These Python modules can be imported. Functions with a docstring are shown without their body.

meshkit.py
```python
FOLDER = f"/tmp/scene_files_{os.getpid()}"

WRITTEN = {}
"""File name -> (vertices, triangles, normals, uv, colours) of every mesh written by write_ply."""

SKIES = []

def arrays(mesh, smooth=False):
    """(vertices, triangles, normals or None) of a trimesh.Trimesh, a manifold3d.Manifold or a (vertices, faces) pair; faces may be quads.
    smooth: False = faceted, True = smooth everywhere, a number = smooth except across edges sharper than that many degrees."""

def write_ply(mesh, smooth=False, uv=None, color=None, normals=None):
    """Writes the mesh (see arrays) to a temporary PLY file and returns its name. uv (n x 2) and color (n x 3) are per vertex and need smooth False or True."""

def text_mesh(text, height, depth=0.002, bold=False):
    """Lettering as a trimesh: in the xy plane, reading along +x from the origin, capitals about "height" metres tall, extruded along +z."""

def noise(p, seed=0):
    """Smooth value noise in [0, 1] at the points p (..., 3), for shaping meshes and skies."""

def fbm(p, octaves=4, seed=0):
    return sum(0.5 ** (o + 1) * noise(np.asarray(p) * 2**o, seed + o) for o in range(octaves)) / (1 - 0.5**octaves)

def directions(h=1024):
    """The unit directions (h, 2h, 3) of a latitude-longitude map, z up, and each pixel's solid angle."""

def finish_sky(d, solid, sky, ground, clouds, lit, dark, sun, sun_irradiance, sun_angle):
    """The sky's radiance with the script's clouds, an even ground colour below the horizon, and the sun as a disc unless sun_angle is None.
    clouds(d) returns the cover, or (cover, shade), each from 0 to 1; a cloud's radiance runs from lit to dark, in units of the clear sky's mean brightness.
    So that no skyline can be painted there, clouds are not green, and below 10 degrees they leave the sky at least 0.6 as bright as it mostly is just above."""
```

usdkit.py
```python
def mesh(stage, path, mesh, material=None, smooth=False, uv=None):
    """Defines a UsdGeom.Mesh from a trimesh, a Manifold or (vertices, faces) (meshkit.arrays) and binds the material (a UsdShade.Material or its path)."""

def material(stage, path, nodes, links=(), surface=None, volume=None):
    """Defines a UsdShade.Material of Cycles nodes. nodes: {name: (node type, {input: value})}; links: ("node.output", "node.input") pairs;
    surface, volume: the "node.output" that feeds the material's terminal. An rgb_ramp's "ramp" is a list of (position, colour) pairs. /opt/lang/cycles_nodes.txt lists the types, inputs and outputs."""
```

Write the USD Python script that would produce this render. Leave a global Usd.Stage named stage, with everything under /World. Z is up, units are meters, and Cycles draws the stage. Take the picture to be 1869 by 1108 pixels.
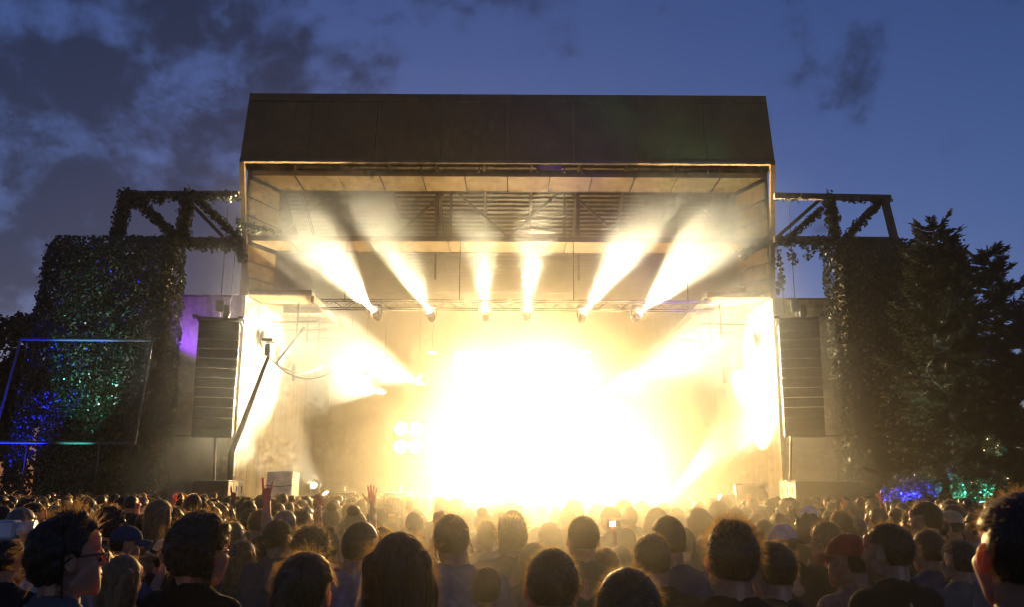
import math, random
import numpy as np
import trimesh
import manifold3d as m3
import usdkit, meshkit
from pxr import Usd, UsdGeom, UsdLux, UsdShade, Gf, Sdf, Vt

stage = Usd.Stage.CreateInMemory()
UsdGeom.SetStageUpAxis(stage, 'Z')
UsdGeom.SetStageMetersPerUnit(stage, 1.0)
world = UsdGeom.Xform.Define(stage, '/World')
stage.SetDefaultPrim(world.GetPrim())
UsdGeom.Scope.Define(stage, '/World/Looks')
PI = math.pi

# ------------------------------------------------------------------ camera
EYE = np.array([0.0, 0.0, 1.95])
PITCH, ROLL, FPX, PCX, PCY = math.radians(12.1), math.radians(0.3), 1618.0, 934.5, 554.0
_F = np.array([0, math.cos(PITCH), math.sin(PITCH)])
_U0 = np.array([0, -math.sin(PITCH), math.cos(PITCH)])
_R0 = np.array([1.0, 0, 0])
_R = _R0 * math.cos(ROLL) + _U0 * math.sin(ROLL)
_U = -_R0 * math.sin(ROLL) + _U0 * math.cos(ROLL)
cam = UsdGeom.Camera.Define(stage, '/World/camera')
M = Gf.Matrix4d(*_R, 0, *_U, 0, *(-_F), 0, *EYE, 1)
cam.AddTransformOp().Set(M)
cam.CreateHorizontalApertureAttr(36.0)
cam.CreateVerticalApertureAttr(36.0 * 608 / 1024)
cam.CreateFocalLengthAttr(36.0 * FPX / 1869.0)
cam.CreateFStopAttr(4.5)
cam.CreateFocusDistanceAttr(9.0)
cam.CreateClippingRangeAttr(Gf.Vec2f(0.05, 5000))
cam.CreateExposureAttr(0.0)


def at(px, py, y):
    """The point on the plane at depth y that the photograph shows at that pixel: used once, to measure where things stand."""
    d = _F + (px - PCX) / FPX * _R + (PCY - py) / FPX * _U
    return EYE + d * (y / d[1])


def mat(name, nodes, links=(), surface=None, volume=None):
    return usdkit.material(stage, '/World/Looks/' + name, nodes, links, surface, volume)


# ------------------------------------------------------------------ sky: dusk, the afterglow low behind the stage, broken dark cloud on the left
SUN_EL, SUN_ROT, SKY = math.radians(3.0), math.radians(-8.0), 0.12
CLOUD = (1.3, 0.4, 2.0)
POWER = {'beam': 32000.0, 'wall': 480.0, 'throw': 6000.0, 'blind': 270.0, 'blue': 7000.0}
mat('sky_look', {
    'tc': ('texture_coordinate', {}), 's': ('separate_xyz', {}), 'yc': ('math', {'math_type': 'maximum', 'value2': 0.05}), 'az': ('math', {'math_type': 'divide'}),
    'mp': ('mapping', {'scale': (1.0, 1.0, 1.15), 'location': CLOUD}),
    'n': ('noise_texture', {'scale': 3.4, 'detail': 8.0, 'roughness': 0.60, 'distortion': 0.25}),
    'n2': ('noise_texture', {'scale': 13.0, 'detail': 6.0, 'roughness': 0.62}),
    'bias': ('map_range', {'from_min': -0.42, 'from_max': 0.02, 'to_min': 0.085, 'to_max': -0.125, 'clamp': True}),
    'far': ('map_range', {'from_min': -0.62, 'from_max': -0.46, 'to_min': -0.07, 'to_max': 0.0, 'clamp': True}),
    'a1': ('math', {'math_type': 'add'}), 'a2': ('math', {'math_type': 'add'}), 'a3': ('math', {'math_type': 'multiply_add', 'value2': 0.42}), 'k': ('map_range', {'range_type': 'smoothstep', 'from_min': 0.65, 'from_max': 0.82, 'to_min': 0.0, 'to_max': 0.92, 'clamp': True}),
    'sky': ('sky_texture', {'sky_type': 'single_scattering', 'sun_disc': False, 'sun_elevation': SUN_EL, 'sun_rotation': SUN_ROT,
                            'altitude': 100.0, 'air_density': 1.0, 'aerosol_density': 0.3, 'ozone_density': 3.0}),
    'wb': ('mix', {'mix_type': 'multiply', 'fac': 1.0, 'color2': (0.97, 0.80, 1.24)}),
    'cl': ('mix', {'mix_type': 'multiply', 'fac': 1.0, 'color2': (0.36, 0.28, 0.22)}),
    'm': ('mix', {'mix_type': 'mix'}),
    'bg': ('background_shader', {'strength': SKY}),
}, [('tc.generated', 's.vector'), ('s.y', 'yc.value1'), ('s.x', 'az.value1'), ('yc.value', 'az.value2'),
    ('tc.generated', 'mp.vector'), ('mp.vector', 'n.vector'), ('mp.vector', 'n2.vector'), ('az.value', 'bias.value'), ('az.value', 'far.value'),
    ('n.fac', 'a1.value1'), ('bias.result', 'a1.value2'), ('a1.value', 'a2.value1'), ('far.result', 'a2.value2'), ('n2.fac', 'a3.value1'), ('a2.value', 'a3.value3'), ('a3.value', 'k.value'),
    ('sky.color', 'wb.color1'), ('wb.color', 'cl.color1'), ('wb.color', 'm.color1'), ('cl.color', 'm.color2'), ('k.result', 'm.fac'), ('m.color', 'bg.color')], surface='bg.background')
dome = UsdLux.DomeLight.Define(stage, '/World/sky')
UsdShade.MaterialBindingAPI.Apply(dome.GetPrim()).Bind(UsdShade.Material.Get(stage, '/World/Looks/sky_look'))
for k_, v_ in (('kind', 'structure'), ('label', 'deep blue dusk sky with broken dark clouds')):
    dome.GetPrim().SetCustomDataByKey(k_, v_)

# ------------------------------------------------------------------ looks
def plain(name, col, rough=0.7, metal=0.0, scale=6.0, vary=0.25, bump=0.0, spec=0.5, stretch=(1, 1, 1), sheen=0.0, random=0.0):
    """A surface of one colour with the uneven tone and fine relief that wear gives it."""
    lo, hi = tuple(c * (1 - vary) for c in col), tuple(min(1, c * (1 + vary)) for c in col)
    nodes = {'g': ('texture_coordinate', {}), 'mp': ('mapping', {'scale': stretch}),
             'n': ('noise_texture', {'scale': scale, 'detail': 5.0, 'roughness': 0.6}),
             'r': ('rgb_ramp', {'ramp': [(0.3, lo), (0.7, hi)]}),
             'p': ('principled_bsdf', {'roughness': rough, 'metallic': metal, 'specular_ior_level': spec, 'sheen_weight': sheen, 'sheen_tint': col})}
    links = [('g.object', 'mp.vector'), ('mp.vector', 'n.vector'), ('n.fac', 'r.fac')]
    if random:
        nodes['o'] = ('object_info', {})
        nodes['h'] = ('hsv', {})
        nodes['m'] = ('map_range', {'from_min': 0.0, 'from_max': 1.0, 'to_min': 1 - random, 'to_max': 1 + random})
        links += [('o.random', 'm.value'), ('m.result', 'h.value'), ('r.color', 'h.color'), ('h.color', 'p.base_color')]
    else:
        links.append(('r.color', 'p.base_color'))
    if bump:
        nodes['b'] = ('bump', {'strength': bump, 'distance': 0.02})
        links += [('n.fac', 'b.height'), ('b.normal', 'p.normal')]
    return mat(name, nodes, links, 'p.BSDF')


mat('concrete', {'g': ('geometry', {}), 'm1': ('mapping', {'scale': (1.6, 1.6, 0.12)}), 'n1': ('noise_texture', {'scale': 1.2, 'detail': 6.0, 'roughness': 0.65}),
                 'n2': ('noise_texture', {'scale': 5.0, 'detail': 6.0}), 'r1': ('rgb_ramp', {'ramp': [(0.30, (0.13, 0.105, 0.075)), (0.50, (0.32, 0.26, 0.17)), (0.75, (0.40, 0.33, 0.22))]}),
                 'r2': ('rgb_ramp', {'ramp': [(0.35, (0.72, 0.72, 0.72)), (0.6, (1, 1, 1))]}), 'mx': ('mix', {'mix_type': 'multiply', 'fac': 0.8}),
                 'b': ('bump', {'strength': 0.35, 'distance': 0.03}), 'p': ('principled_bsdf', {'roughness': 0.85, 'specular_ior_level': 0.3})},
    [('g.position', 'm1.vector'), ('m1.vector', 'n1.vector'), ('g.position', 'n2.vector'), ('n1.fac', 'r1.fac'), ('n2.fac', 'r2.fac'), ('r1.color', 'mx.color1'), ('r2.color', 'mx.color2'),
     ('mx.color', 'p.base_color'), ('n2.fac', 'b.height'), ('b.normal', 'p.normal')], 'p.BSDF')
mat('ground_look', {'g': ('geometry', {}), 'n': ('noise_texture', {'scale': 0.7, 'detail': 7.0}), 'r': ('rgb_ramp', {'ramp': [(0.35, (0.03, 0.035, 0.018)), (0.6, (0.06, 0.055, 0.035))]}),
                    'b': ('bump', {'strength': 0.5, 'distance': 0.05}), 'p': ('principled_bsdf', {'roughness': 0.95})},
    [('g.position', 'n.vector'), ('n.fac', 'r.fac'), ('r.color', 'p.base_color'), ('n.fac', 'b.height'), ('b.normal', 'p.normal')], 'p.BSDF')
plain('panel_paint', (0.42, 0.30, 0.15), 0.65, scale=1.4, vary=0.16)
plain('panel_paint_b', (0.37, 0.26, 0.13), 0.65, scale=1.4, vary=0.2)
plain('frame_paint', (0.12, 0.07, 0.026), 0.55, scale=3.0, vary=0.15)
plain('roof_metal', (0.17, 0.095, 0.024), 0.6, scale=0.8, vary=0.25, bump=0.1)
plain('deck_steel', (0.10, 0.062, 0.03), 0.55, metal=0.2, scale=1.0, vary=0.3)
plain('rust_steel', (0.10, 0.065, 0.045), 0.6, metal=0.3, scale=4.0, vary=0.35)
plain('black_steel', (0.025, 0.025, 0.028), 0.5, metal=0.2, scale=6.0, vary=0.3)
plain('alu', (0.55, 0.55, 0.56), 0.35, metal=0.9, scale=20.0, vary=0.1)
plain('black_cabinet', (0.022, 0.020, 0.018), 0.55, scale=14.0, vary=0.3, bump=0.1)
plain('white_cabinet', (0.62, 0.59, 0.52), 0.6, scale=6.0, vary=0.1)
plain('white_cloth', (0.66, 0.64, 0.58), 0.9, scale=5.0, vary=0.08, bump=0.2)
plain('stage_black', (0.02, 0.02, 0.02), 0.5, scale=3.0, vary=0.3)
plain('bark', (0.06, 0.045, 0.03), 0.9, scale=8.0, vary=0.4, bump=0.6, stretch=(1, 1, 0.2))
plain('tube_white', (0.055, 0.055, 0.06), 0.45, scale=9.0, vary=0.08)
plain('cymbal', (0.6, 0.42, 0.12), 0.25, metal=1.0, scale=30.0, vary=0.1)
plain('drum_shell', (0.35, 0.05, 0.04), 0.3, scale=12.0, vary=0.1)


def leafy(name, col, rough=0.35, gloss=0.5):
    c2 = (col[0] * 1.9, col[1] * 1.7, col[2] * 1.2)
    mat(name, {'g': ('geometry', {}), 'r': ('rgb_ramp', {'ramp': [(0.0, tuple(c * 0.55 for c in col)), (0.5, col), (1.0, c2)]}),
               'p': ('principled_bsdf', {'roughness': rough, 'specular_ior_level': gloss}), 't': ('translucent_bsdf', {}), 'm': ('mix_closure', {'fac': 0.28})},
        [('g.random_per_island', 'r.fac'), ('r.color', 'p.base_color'), ('r.color', 't.color'), ('p.BSDF', 'm.closure1'), ('t.BSDF', 'm.closure2')], 'm.closure')


leafy('ivy_leaf', (0.020, 0.022, 0.009), 0.28, 0.45)
leafy('needle', (0.026, 0.028, 0.010), 0.6, 0.2)
leafy('shrub_leaf', (0.05, 0.055, 0.022), 0.35, 0.5)
leafy('far_leaf', (0.02, 0.025, 0.014), 0.7, 0.2)


def glow(name, col, strength):
    mat(name, {'e': ('emission', {'color': col, 'strength': strength})}, [], 'e.emission')


# people
def hair_mat(n, col, rough=0.45):
    plain(n, col, rough, scale=40.0, vary=0.35, spec=0.4, sheen=0.35)
    c2 = tuple(min(0.9, c * 1.5 + a) for c, a in zip(col, (0.03, 0.02, 0.01)))
    c3 = tuple(min(0.95, c * 1.2 + a) for c, a in zip(col, (0.50, 0.31, 0.12)))
    mat(n + '_strand', {'a': ('diffuse_bsdf', {'color': c2}), 't': ('hair_bsdf', {'component': 'transmission', 'color': c3, 'roughness_u': 0.35, 'roughness_v': 0.6}), 'm': ('mix_closure', {'fac': 0.5})},
        [('a.BSDF', 'm.closure1'), ('t.BSDF', 'm.closure2')], 'm.closure')


for n_, c_ in (('hair_dark', (0.012, 0.008, 0.005)), ('hair_brown', (0.030, 0.017, 0.008)), ('hair_blond', (0.19, 0.115, 0.045)), ('hair_grey', (0.13, 0.115, 0.10)), ('hair_red', (0.09, 0.032, 0.012)), ('hair_mid', (0.060, 0.034, 0.015))):
    hair_mat(n_, c_)


def skin_mat(n, col):
    plain_nodes = {'g': ('texture_coordinate', {}), 'n': ('noise_texture', {'scale': 30.0, 'detail': 4.0}), 'r': ('rgb_ramp', {'ramp': [(0.3, tuple(c * 0.88 for c in col)), (0.7, tuple(min(1, c * 1.08) for c in col))]}),
                   'p': ('principled_bsdf', {'roughness': 0.45, 'subsurface_weight': 0.25, 'subsurface_scale': 0.012, 'subsurface_radius': (1.0, 0.25, 0.12), 'specular_ior_level': 0.45})}
    mat(n, plain_nodes, [('g.object', 'n.vector'), ('n.fac', 'r.fac'), ('r.color', 'p.base_color')], 'p.BSDF')


skin_mat('skin_fair', (0.42, 0.21, 0.125))
skin_mat('skin_tan', (0.32, 0.155, 0.085))
skin_mat('skin_deep', (0.13, 0.065, 0.04))


def cloth(n, col, random=0.0):
    plain(n, col, 0.92, scale=9.0, vary=0.14, bump=0.15, spec=0.2, sheen=0.15, random=random)


cloth('shirt_dark', (0.020, 0.018, 0.017), 0.5)
cloth('shirt_black', (0.011, 0.010, 0.009))
cloth('shirt_white', (0.42, 0.39, 0.38))
cloth('shirt_lilac', (0.27, 0.22, 0.24))
cloth('shirt_grey', (0.10, 0.093, 0.093), 0.4)
cloth('shirt_navy', (0.03, 0.045, 0.12))
cloth('shirt_blue', (0.05, 0.075, 0.15))
cloth('shirt_green', (0.04, 0.10, 0.055))
cloth('shirt_teal', (0.03, 0.11, 0.10))
cloth('shirt_pink', (0.34, 0.18, 0.14))
cloth('shirt_red', (0.30, 0.03, 0.03))
cloth('shirt_olive', (0.06, 0.05, 0.025), 0.4)
cloth('shirt_sand', (0.22, 0.17, 0.10), 0.3)
cloth('denim', (0.035, 0.045, 0.08))
cloth('cap_dark', (0.022, 0.026, 0.024))
cloth('cap_navy', (0.035, 0.05, 0.10))
cloth('cap_red', (0.38, 0.025, 0.025))
cloth('cap_white', (0.66, 0.58, 0.58))
cloth('cap_pink', (0.62, 0.42, 0.44))
cloth('cap_beige', (0.40, 0.31, 0.19))
cloth('straw', (0.55, 0.47, 0.33))
plain('shoe', (0.03, 0.03, 0.03), 0.6)
plain('glasses_frame', (0.02, 0.02, 0.02), 0.25)
plain('glasses_red', (0.42, 0.02, 0.02), 0.3)
plain('phone_shell', (0.03, 0.03, 0.035), 0.3)
plain('camera_shell', (0.55, 0.56, 0.60), 0.3, metal=0.3)

# ------------------------------------------------------------------ helpers for the place
_names = {}


def fresh(name, parent='/World'):
    k = f'{parent}/{name}'
    n = _names.get(k, 0)
    _names[k] = n + 1
    return k if n == 0 else f'{k}_{n:03d}'


def tag(p, label=None, category=None, group=None, kind=None):
    p = p.GetPrim() if hasattr(p, 'GetPrim') else p
    for k, v in (('label', label), ('category', category), ('group', group), ('kind', kind)):
        if v:
            p.SetCustomDataByKey(k, v)
    return p


def thing(name, label, category, group=None, kind=None, loc=(0, 0, 0), rz=0.0):
    o = UsdGeom.Xform.Define(stage, fresh(name))
    if any(loc):
        o.AddTranslateOp().Set(Gf.Vec3d(*[float(x) for x in loc]))
    if rz:
        o.AddRotateZOp().Set(float(rz))
    tag(o, label, category, group, kind)
    return str(o.GetPath())


def part(parent, name, shape, material, smooth=False, kind=None, label=None):
    path = fresh(name, parent)
    m = usdkit.mesh(stage, path, shape, '/World/Looks/' + material, smooth=smooth)
    tag(m, label, None, None, kind)
    return path


def box(a, b, bevel=0.0):
    a, b = np.minimum(a, b).astype(float), np.maximum(a, b).astype(float)
    if bevel:
        c = [[x, y, z] for x in (a[0] + bevel, b[0] - bevel) for y in (a[1] + bevel, b[1] - bevel) for z in (a[2] + bevel, b[2] - bevel)]
        q = []
        for p in c:
            for k in range(3):
                v = list(p)
                v[k] = a[k] if p[k] < (a[k] + b[k]) / 2 else b[k]
                q.append(v)
        t = trimesh.convex.convex_hull(np.array(q))
        return t
    t = trimesh.creation.box(extents=b - a)
    t.apply_translation((a + b) / 2)
    return t


def beam(p, q, w, h, up=(0, 0, 1)):
    """A bar of section w x h from p to q."""
    p, q = np.array(p, float), np.array(q, float)
    d = q - p
    L = np.linalg.norm(d)
    z = d / L
    x = np.cross(np.array(up, float), z)
    if np.linalg.norm(x) < 1e-3:
        x = np.cross(np.array((0, 1.0, 0.05)), z)
    x /= np.linalg.norm(x)
    y = np.cross(z, x)
    t = trimesh.creation.box(extents=(w, h, L))
    T = np.eye(4)
    T[:3, 0], T[:3, 1], T[:3, 2], T[:3, 3] = x, y, z, (p + q) / 2
    t.apply_transform(T)
    return t


def tube(pts, r, n=8):
    pts = np.array(pts, float)
    out = []
    t = np.gradient(pts, axis=0)
    t /= np.linalg.norm(t, axis=1, keepdims=True)
    a = np.cross(t, np.where(np.abs(t[:, 2:]) < 0.9, [[0, 0, 1.0]], [[1.0, 0, 0]]))
    a /= np.linalg.norm(a, axis=1, keepdims=True)
    b = np.cross(t, a)
    rr = np.broadcast_to(np.asarray(r, float), (len(pts),))
    ang = np.arange(n) * 2 * PI / n
    v = pts[:, None] + rr[:, None, None] * (np.cos(ang)[None, :, None] * a[:, None] + np.sin(ang)[None, :, None] * b[:, None])
    V = list(v.reshape(-1, 3)) + [pts[0], pts[-1]]
    f = []
    m = len(pts)
    for i in range(m - 1):
        for j in range(n):
            k = (j + 1) % n
            f += [(i * n + j, i * n + k, (i + 1) * n + k), (i * n + j, (i + 1) * n + k, (i + 1) * n + j)]
    for j in range(n):
        k = (j + 1) % n
        f += [(m * n, j, k)[::-1], (m * n + 1, (m - 1) * n + j, (m - 1) * n + k)]
    return trimesh.Trimesh(V, f, process=False)


def join(parts):
    return trimesh.util.concatenate(parts)


def cyl(p, q, r, n=20):
    return tube([p, (np.array(p, float) + np.array(q, float)) / 2, q], r, n)


def prism(poly, axis_from, axis_to):
    """A convex or plain polygon in (y, z) carried along x."""
    from shapely.geometry import Polygon
    t = trimesh.creation.extrude_polygon(Polygon(poly), axis_to - axis_from, engine='earcut')
    v = t.vertices.copy()
    t.vertices = np.stack([v[:, 2] + axis_from, v[:, 0], v[:, 1]], 1)
    t.fix_normals()
    return t


def aim(d):
    d = unit3(d)
    z = -d
    x = np.cross((0, 0.1, 1.0) if abs(z[2]) < 0.97 else (1, 0, 0), z)
    x /= np.linalg.norm(x)
    return x, np.cross(z, x), z


def unit3(v):
    v = np.asarray(v, float)
    return v / np.linalg.norm(v)


def light_frame(L, p, d):
    x, y, z = aim(d)
    L.AddTransformOp().Set(Gf.Matrix4d(*x, 0, *y, 0, *z, 0, *[float(c) for c in p], 1))


def spot(path, p, d, power, half, col, radius=0.06, soft=0.35):
    L = UsdLux.SphereLight.Define(stage, path)
    L.CreateRadiusAttr(radius)
    L.CreateIntensityAttr(power)
    L.CreateColorAttr(Gf.Vec3f(*col))
    L.CreateNormalizeAttr(True)
    s = UsdLux.ShapingAPI.Apply(L.GetPrim())
    s.CreateShapingConeAngleAttr(half)
    s.CreateShapingConeSoftnessAttr(soft)
    light_frame(L, p, d)


def rect(path, p, d, w, h, power, col):
    L = UsdLux.RectLight.Define(stage, path)
    L.CreateWidthAttr(w)
    L.CreateHeightAttr(h)
    L.CreateIntensityAttr(power)
    L.CreateColorAttr(Gf.Vec3f(*col))
    L.CreateNormalizeAttr(True)
    light_frame(L, p, d)


def leaves(P, N, size, seed, spread=0.7, droop=0.5, shape=1.0):
    """One folded leaf of four triangles at each point."""
    rng = np.random.default_rng(seed)
    n = len(P)
    N = N + rng.normal(0, spread, (n, 3))
    N /= np.linalg.norm(N, axis=1, keepdims=True)
    d = rng.normal(0, 0.6, (n, 3)) + np.array([0, 0, -droop])
    d -= N * (d * N).sum(1, keepdims=True)
    d /= np.linalg.norm(d, axis=1, keepdims=True)
    s = np.cross(N, d)
    L = (size * rng.uniform(0.6, 1.35, n))[:, None]
    W = L * 0.42 * shape
    base, tip, mid = P - d * L * 0.5, P + d * L * 0.5, P - d * L * 0.05
    lift = N * L * 0.14
    V = np.stack([base, mid + s * W + lift, tip, mid - s * W + lift], 1).reshape(-1, 3)
    k = np.arange(n)[:, None] * 4
    F = np.concatenate([k + np.array([[0, 1, 2]]), k + np.array([[0, 2, 3]])], 1).reshape(-1, 3)
    return trimesh.Trimesh(V, F, process=False)


# ------------------------------------------------------------------ ground
g_ = trimesh.creation.box(extents=(520, 520, 0.3))
g_.apply_translation((0, 120, -0.15))
tag(usdkit.mesh(stage, '/World/ground', g_, '/World/Looks/ground_look'), 'trodden dark festival ground under the crowd', 'ground', None, 'structure')

# ------------------------------------------------------------------ stage house
XL, XR, XC = -11.72, 11.26, -0.23
house = thing('stage_house', 'big covered concert stage with a dark sloping fascia and tan panelled frame', 'stage building')
part(house, 'side_wall', prism([(37.0, 0), (50.0, 0), (50.0, 10.2), (37.0, 10.2)], -0.3, 0.3), 'concrete')
p_ = stage.GetPrimAtPath(house + '/side_wall')
# walls splayed inwards towards the back
def splayed(x0, x1, y0, y1, z0, z1, t):
    s = np.sign(x0)
    v = [(x0, y0), (x1, y1), (x1 + s * t, y1), (x0 + s * t, y0)]
    V = [(x, y, z) for z in (z0, z1) for x, y in v]
    return trimesh.convex.convex_hull(np.array(V))
stage.RemovePrim(house + '/side_wall')
_names[house + '/side_wall'] = 0
part(house, 'side_wall', splayed(-11.38, -10.3, 37.0, 50.0, 0, 10.2, 0.55), 'concrete')
part(house, 'side_wall', splayed(11.12, 10.1, 37.0, 50.0, 0, 10.2, 0.55), 'concrete')
part(house, 'upper_side_wall', box((XL + 0.02, 37.1, 10.22), (XL + 0.3, 50.2, 19.0)), 'deck_steel')
part(house, 'upper_side_wall', box((XR - 0.3, 37.1, 10.22), (XR - 0.02, 50.2, 19.0)), 'deck_steel')
part(house, 'back_wall', box((-11.5, 50.3, 0), (11.2, 50.7, 14.2)), 'concrete')
part(house, 'wing_wall', box((-16.6, 37.25, 0), (-11.95, 37.75, 10.18)), 'concrete')
part(house, 'wing_wall', box((11.70, 37.25, 0), (15.2, 37.75, 10.18)), 'concrete')
part(house, 'wing_coping', box((-16.65, 37.2, 10.183), (-11.4, 37.8, 10.26)), 'rust_steel')
part(house, 'wing_coping', box((11.14, 37.2, 10.183), (15.25, 37.8, 10.26)), 'rust_steel')
# dark fascia, in panels with joints
P0, P1 = np.array([36.0, 16.0]), np.array([36.72, 19.36])
nf = 8
rngf = np.random.default_rng(4)
for k in range(nf):
    a, b = XL + (XR - XL) * k / nf + 0.008, XL + (XR - XL) * (k + 1) / nf - 0.008
    d_ = rngf.uniform(-0.006, 0.006)
    q0, q1 = P0 + [d_, 0], P1 + [d_, 0]
    tp = q0 + (q1 - q0) * 0.88
    part(house, 'fascia_panel', prism([q0, tp, tp + [0.08, 0], q0 + [0.08, 0]], a, b), 'roof_metal')
tp = P0 + (P1 - P0) * 0.885
part(house, 'ridge_cap', prism([tp + [-0.05, 0], P1 + [-0.05, 0], P1 + [0.2, 0.02], tp + [0.12, 0]], XL + 0.0, XR - 0.0), 'roof_metal')
for s, x in ((-1, XL), (1, XR)):
    part(house, 'gable_panel', prism([(36.02, 15.9), (36.74, 19.3), (50.3, 19.0), (50.3, 15.9)], x - 0.03 if s < 0 else x - 0.01, x + 0.01 if s < 0 else x + 0.03), 'roof_metal')
part(house, 'roof_top', prism([(36.9, 19.2), (50.5, 18.6), (50.5, 18.8), (36.9, 19.36)], XL + 0.02, XR - 0.02), 'roof_metal')
# frame
part(house, 'front_beam', box((XL - 0.02, 35.93, 15.84), (XR + 0.02, 36.08, 15.995), 0.015), 'frame_paint')
part(house, 'back_flange', box((XL, 36.09, 15.90), (XR, 36.3, 15.97)), 'rust_steel')
part(house, 'corner_post', beam((XL + 0.09, 36.02, 15.83), (-11.37, 37.0, 10.2), 0.2, 0.24, (0, 1, 0)), 'frame_paint')
part(house, 'corner_post', beam((XR - 0.09, 36.02, 15.83), (11.12, 37.0, 10.2), 0.2, 0.24, (0, 1, 0)), 'frame_paint')


def soffit(z, y0, y1, n, xa, xb, skip=()):
    rr = np.random.default_rng(int(z * 10))
    for k in range(n):
        a, b = xa + (xb - xa) * k / n + 0.014, xa + (xb - xa) * (k + 1) / n - 0.014
        dz = rr.uniform(-0.012, 0.012)
        part(house, 'soffit_panel', box((a, y0, z + dz), (b, y1, z + dz + 0.09), 0.012), 'panel_paint' if rr.random() < 0.65 else 'panel_paint_b')
    part(house, 'soffit_edge', box((xa, y0 - 0.065, z - 0.03), (xb, y0 - 0.005, z + 0.20), 0.01), 'frame_paint')
    part(house, 'soffit_edge', box((xa, y1 + 0.005, z - 0.03), (xb, y1 + 0.065, z + 0.14), 0.01), 'frame_paint')
    for k in range(1, n, 2):
        x = xa + (xb - xa) * k / n
        part(house, 'soffit_rib', box((x - 0.03, y0, z - 0.045), (x + 0.03, y1, z - 0.014)), 'rust_steel')


soffit(15.50, 36.66, 38.62, 12, XL + 0.35, XR - 0.35)
soffit(12.58, 36.75, 38.52, 13, XL + 0.45, XR - 0.45)
# side cheeks: three panels above, three below, on each side
for s, xa, xb in ((-1, XL + 0.32, -10.62), (1, XR - 0.32, 10.18)):
    for z0, z1, n, ya, yb in ((12.85, 15.35, 3, 36.72, 38.55), (10.30, 12.45, 3, 36.95, 38.45)):
        for k in range(n):
            a, b = z0 + (z1 - z0) * k / n + 0.05, z0 + (z1 - z0) * (k + 1) / n - 0.05
            v = [(xa, ya), (xb, yb), (xb + s * 0.08, yb), (xa + s * 0.08, ya)]
            part(house, 'cheek_panel', trimesh.convex.convex_hull(np.array([(x, y, z) for z in (a, b) for x, y in v])), 'panel_paint' if (k + (s > 0)) % 2 else 'panel_paint_b')
        part(house, 'cheek_batten', beam((xa + s * 0.12, ya, z0), (xa + s * 0.12, ya, z1), 0.08, 0.08), 'rust_steel')
        part(house, 'cheek_rail', beam((xa, ya, z1 + 0.06), (xb, yb, z1 + 0.06), 0.10, 0.13), 'black_steel')
# corrugated roof deck seen from below, falling to the back
D0, D1 = np.array([36.9, 19.1]), np.array([50.3, 13.2])
n_rib = 46
prof = []
for k in range(n_rib):
    for u, h in ((0.0, 0.0), (0.30, 0.0), (0.42, 0.10), (0.80, 0.10), (0.92, 0.0)):
        c = D0 + (D1 - D0) * (k + u) / n_rib
        prof.append(c + np.array([0.40, 0.91]) * h)
prof = np.array(prof)
top_ = prof + np.array([0.04, 0.09])
part(house, 'roof_deck', prism(list(map(tuple, prof)) + list(map(tuple, top_[::-1])), XL + 0.32, XR - 0.32), 'deck_steel')
for x in np.linspace(XL + 1.2, XR - 1.2, 10):
    part(house, 'rafter', beam((x, *(D0 - [0.02, 0.17])), (x, *(D1 - [0.02, 0.17])), 0.12, 0.2, (0, 1, 0)), 'rust_steel')
    part(house, 'rafter_flange', beam((x, *(D0 - [0.05, 0.285])), (x, *(D1 - [0.05, 0.285])), 0.22, 0.02, (1, 0, 0)), 'rust_steel')
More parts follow.
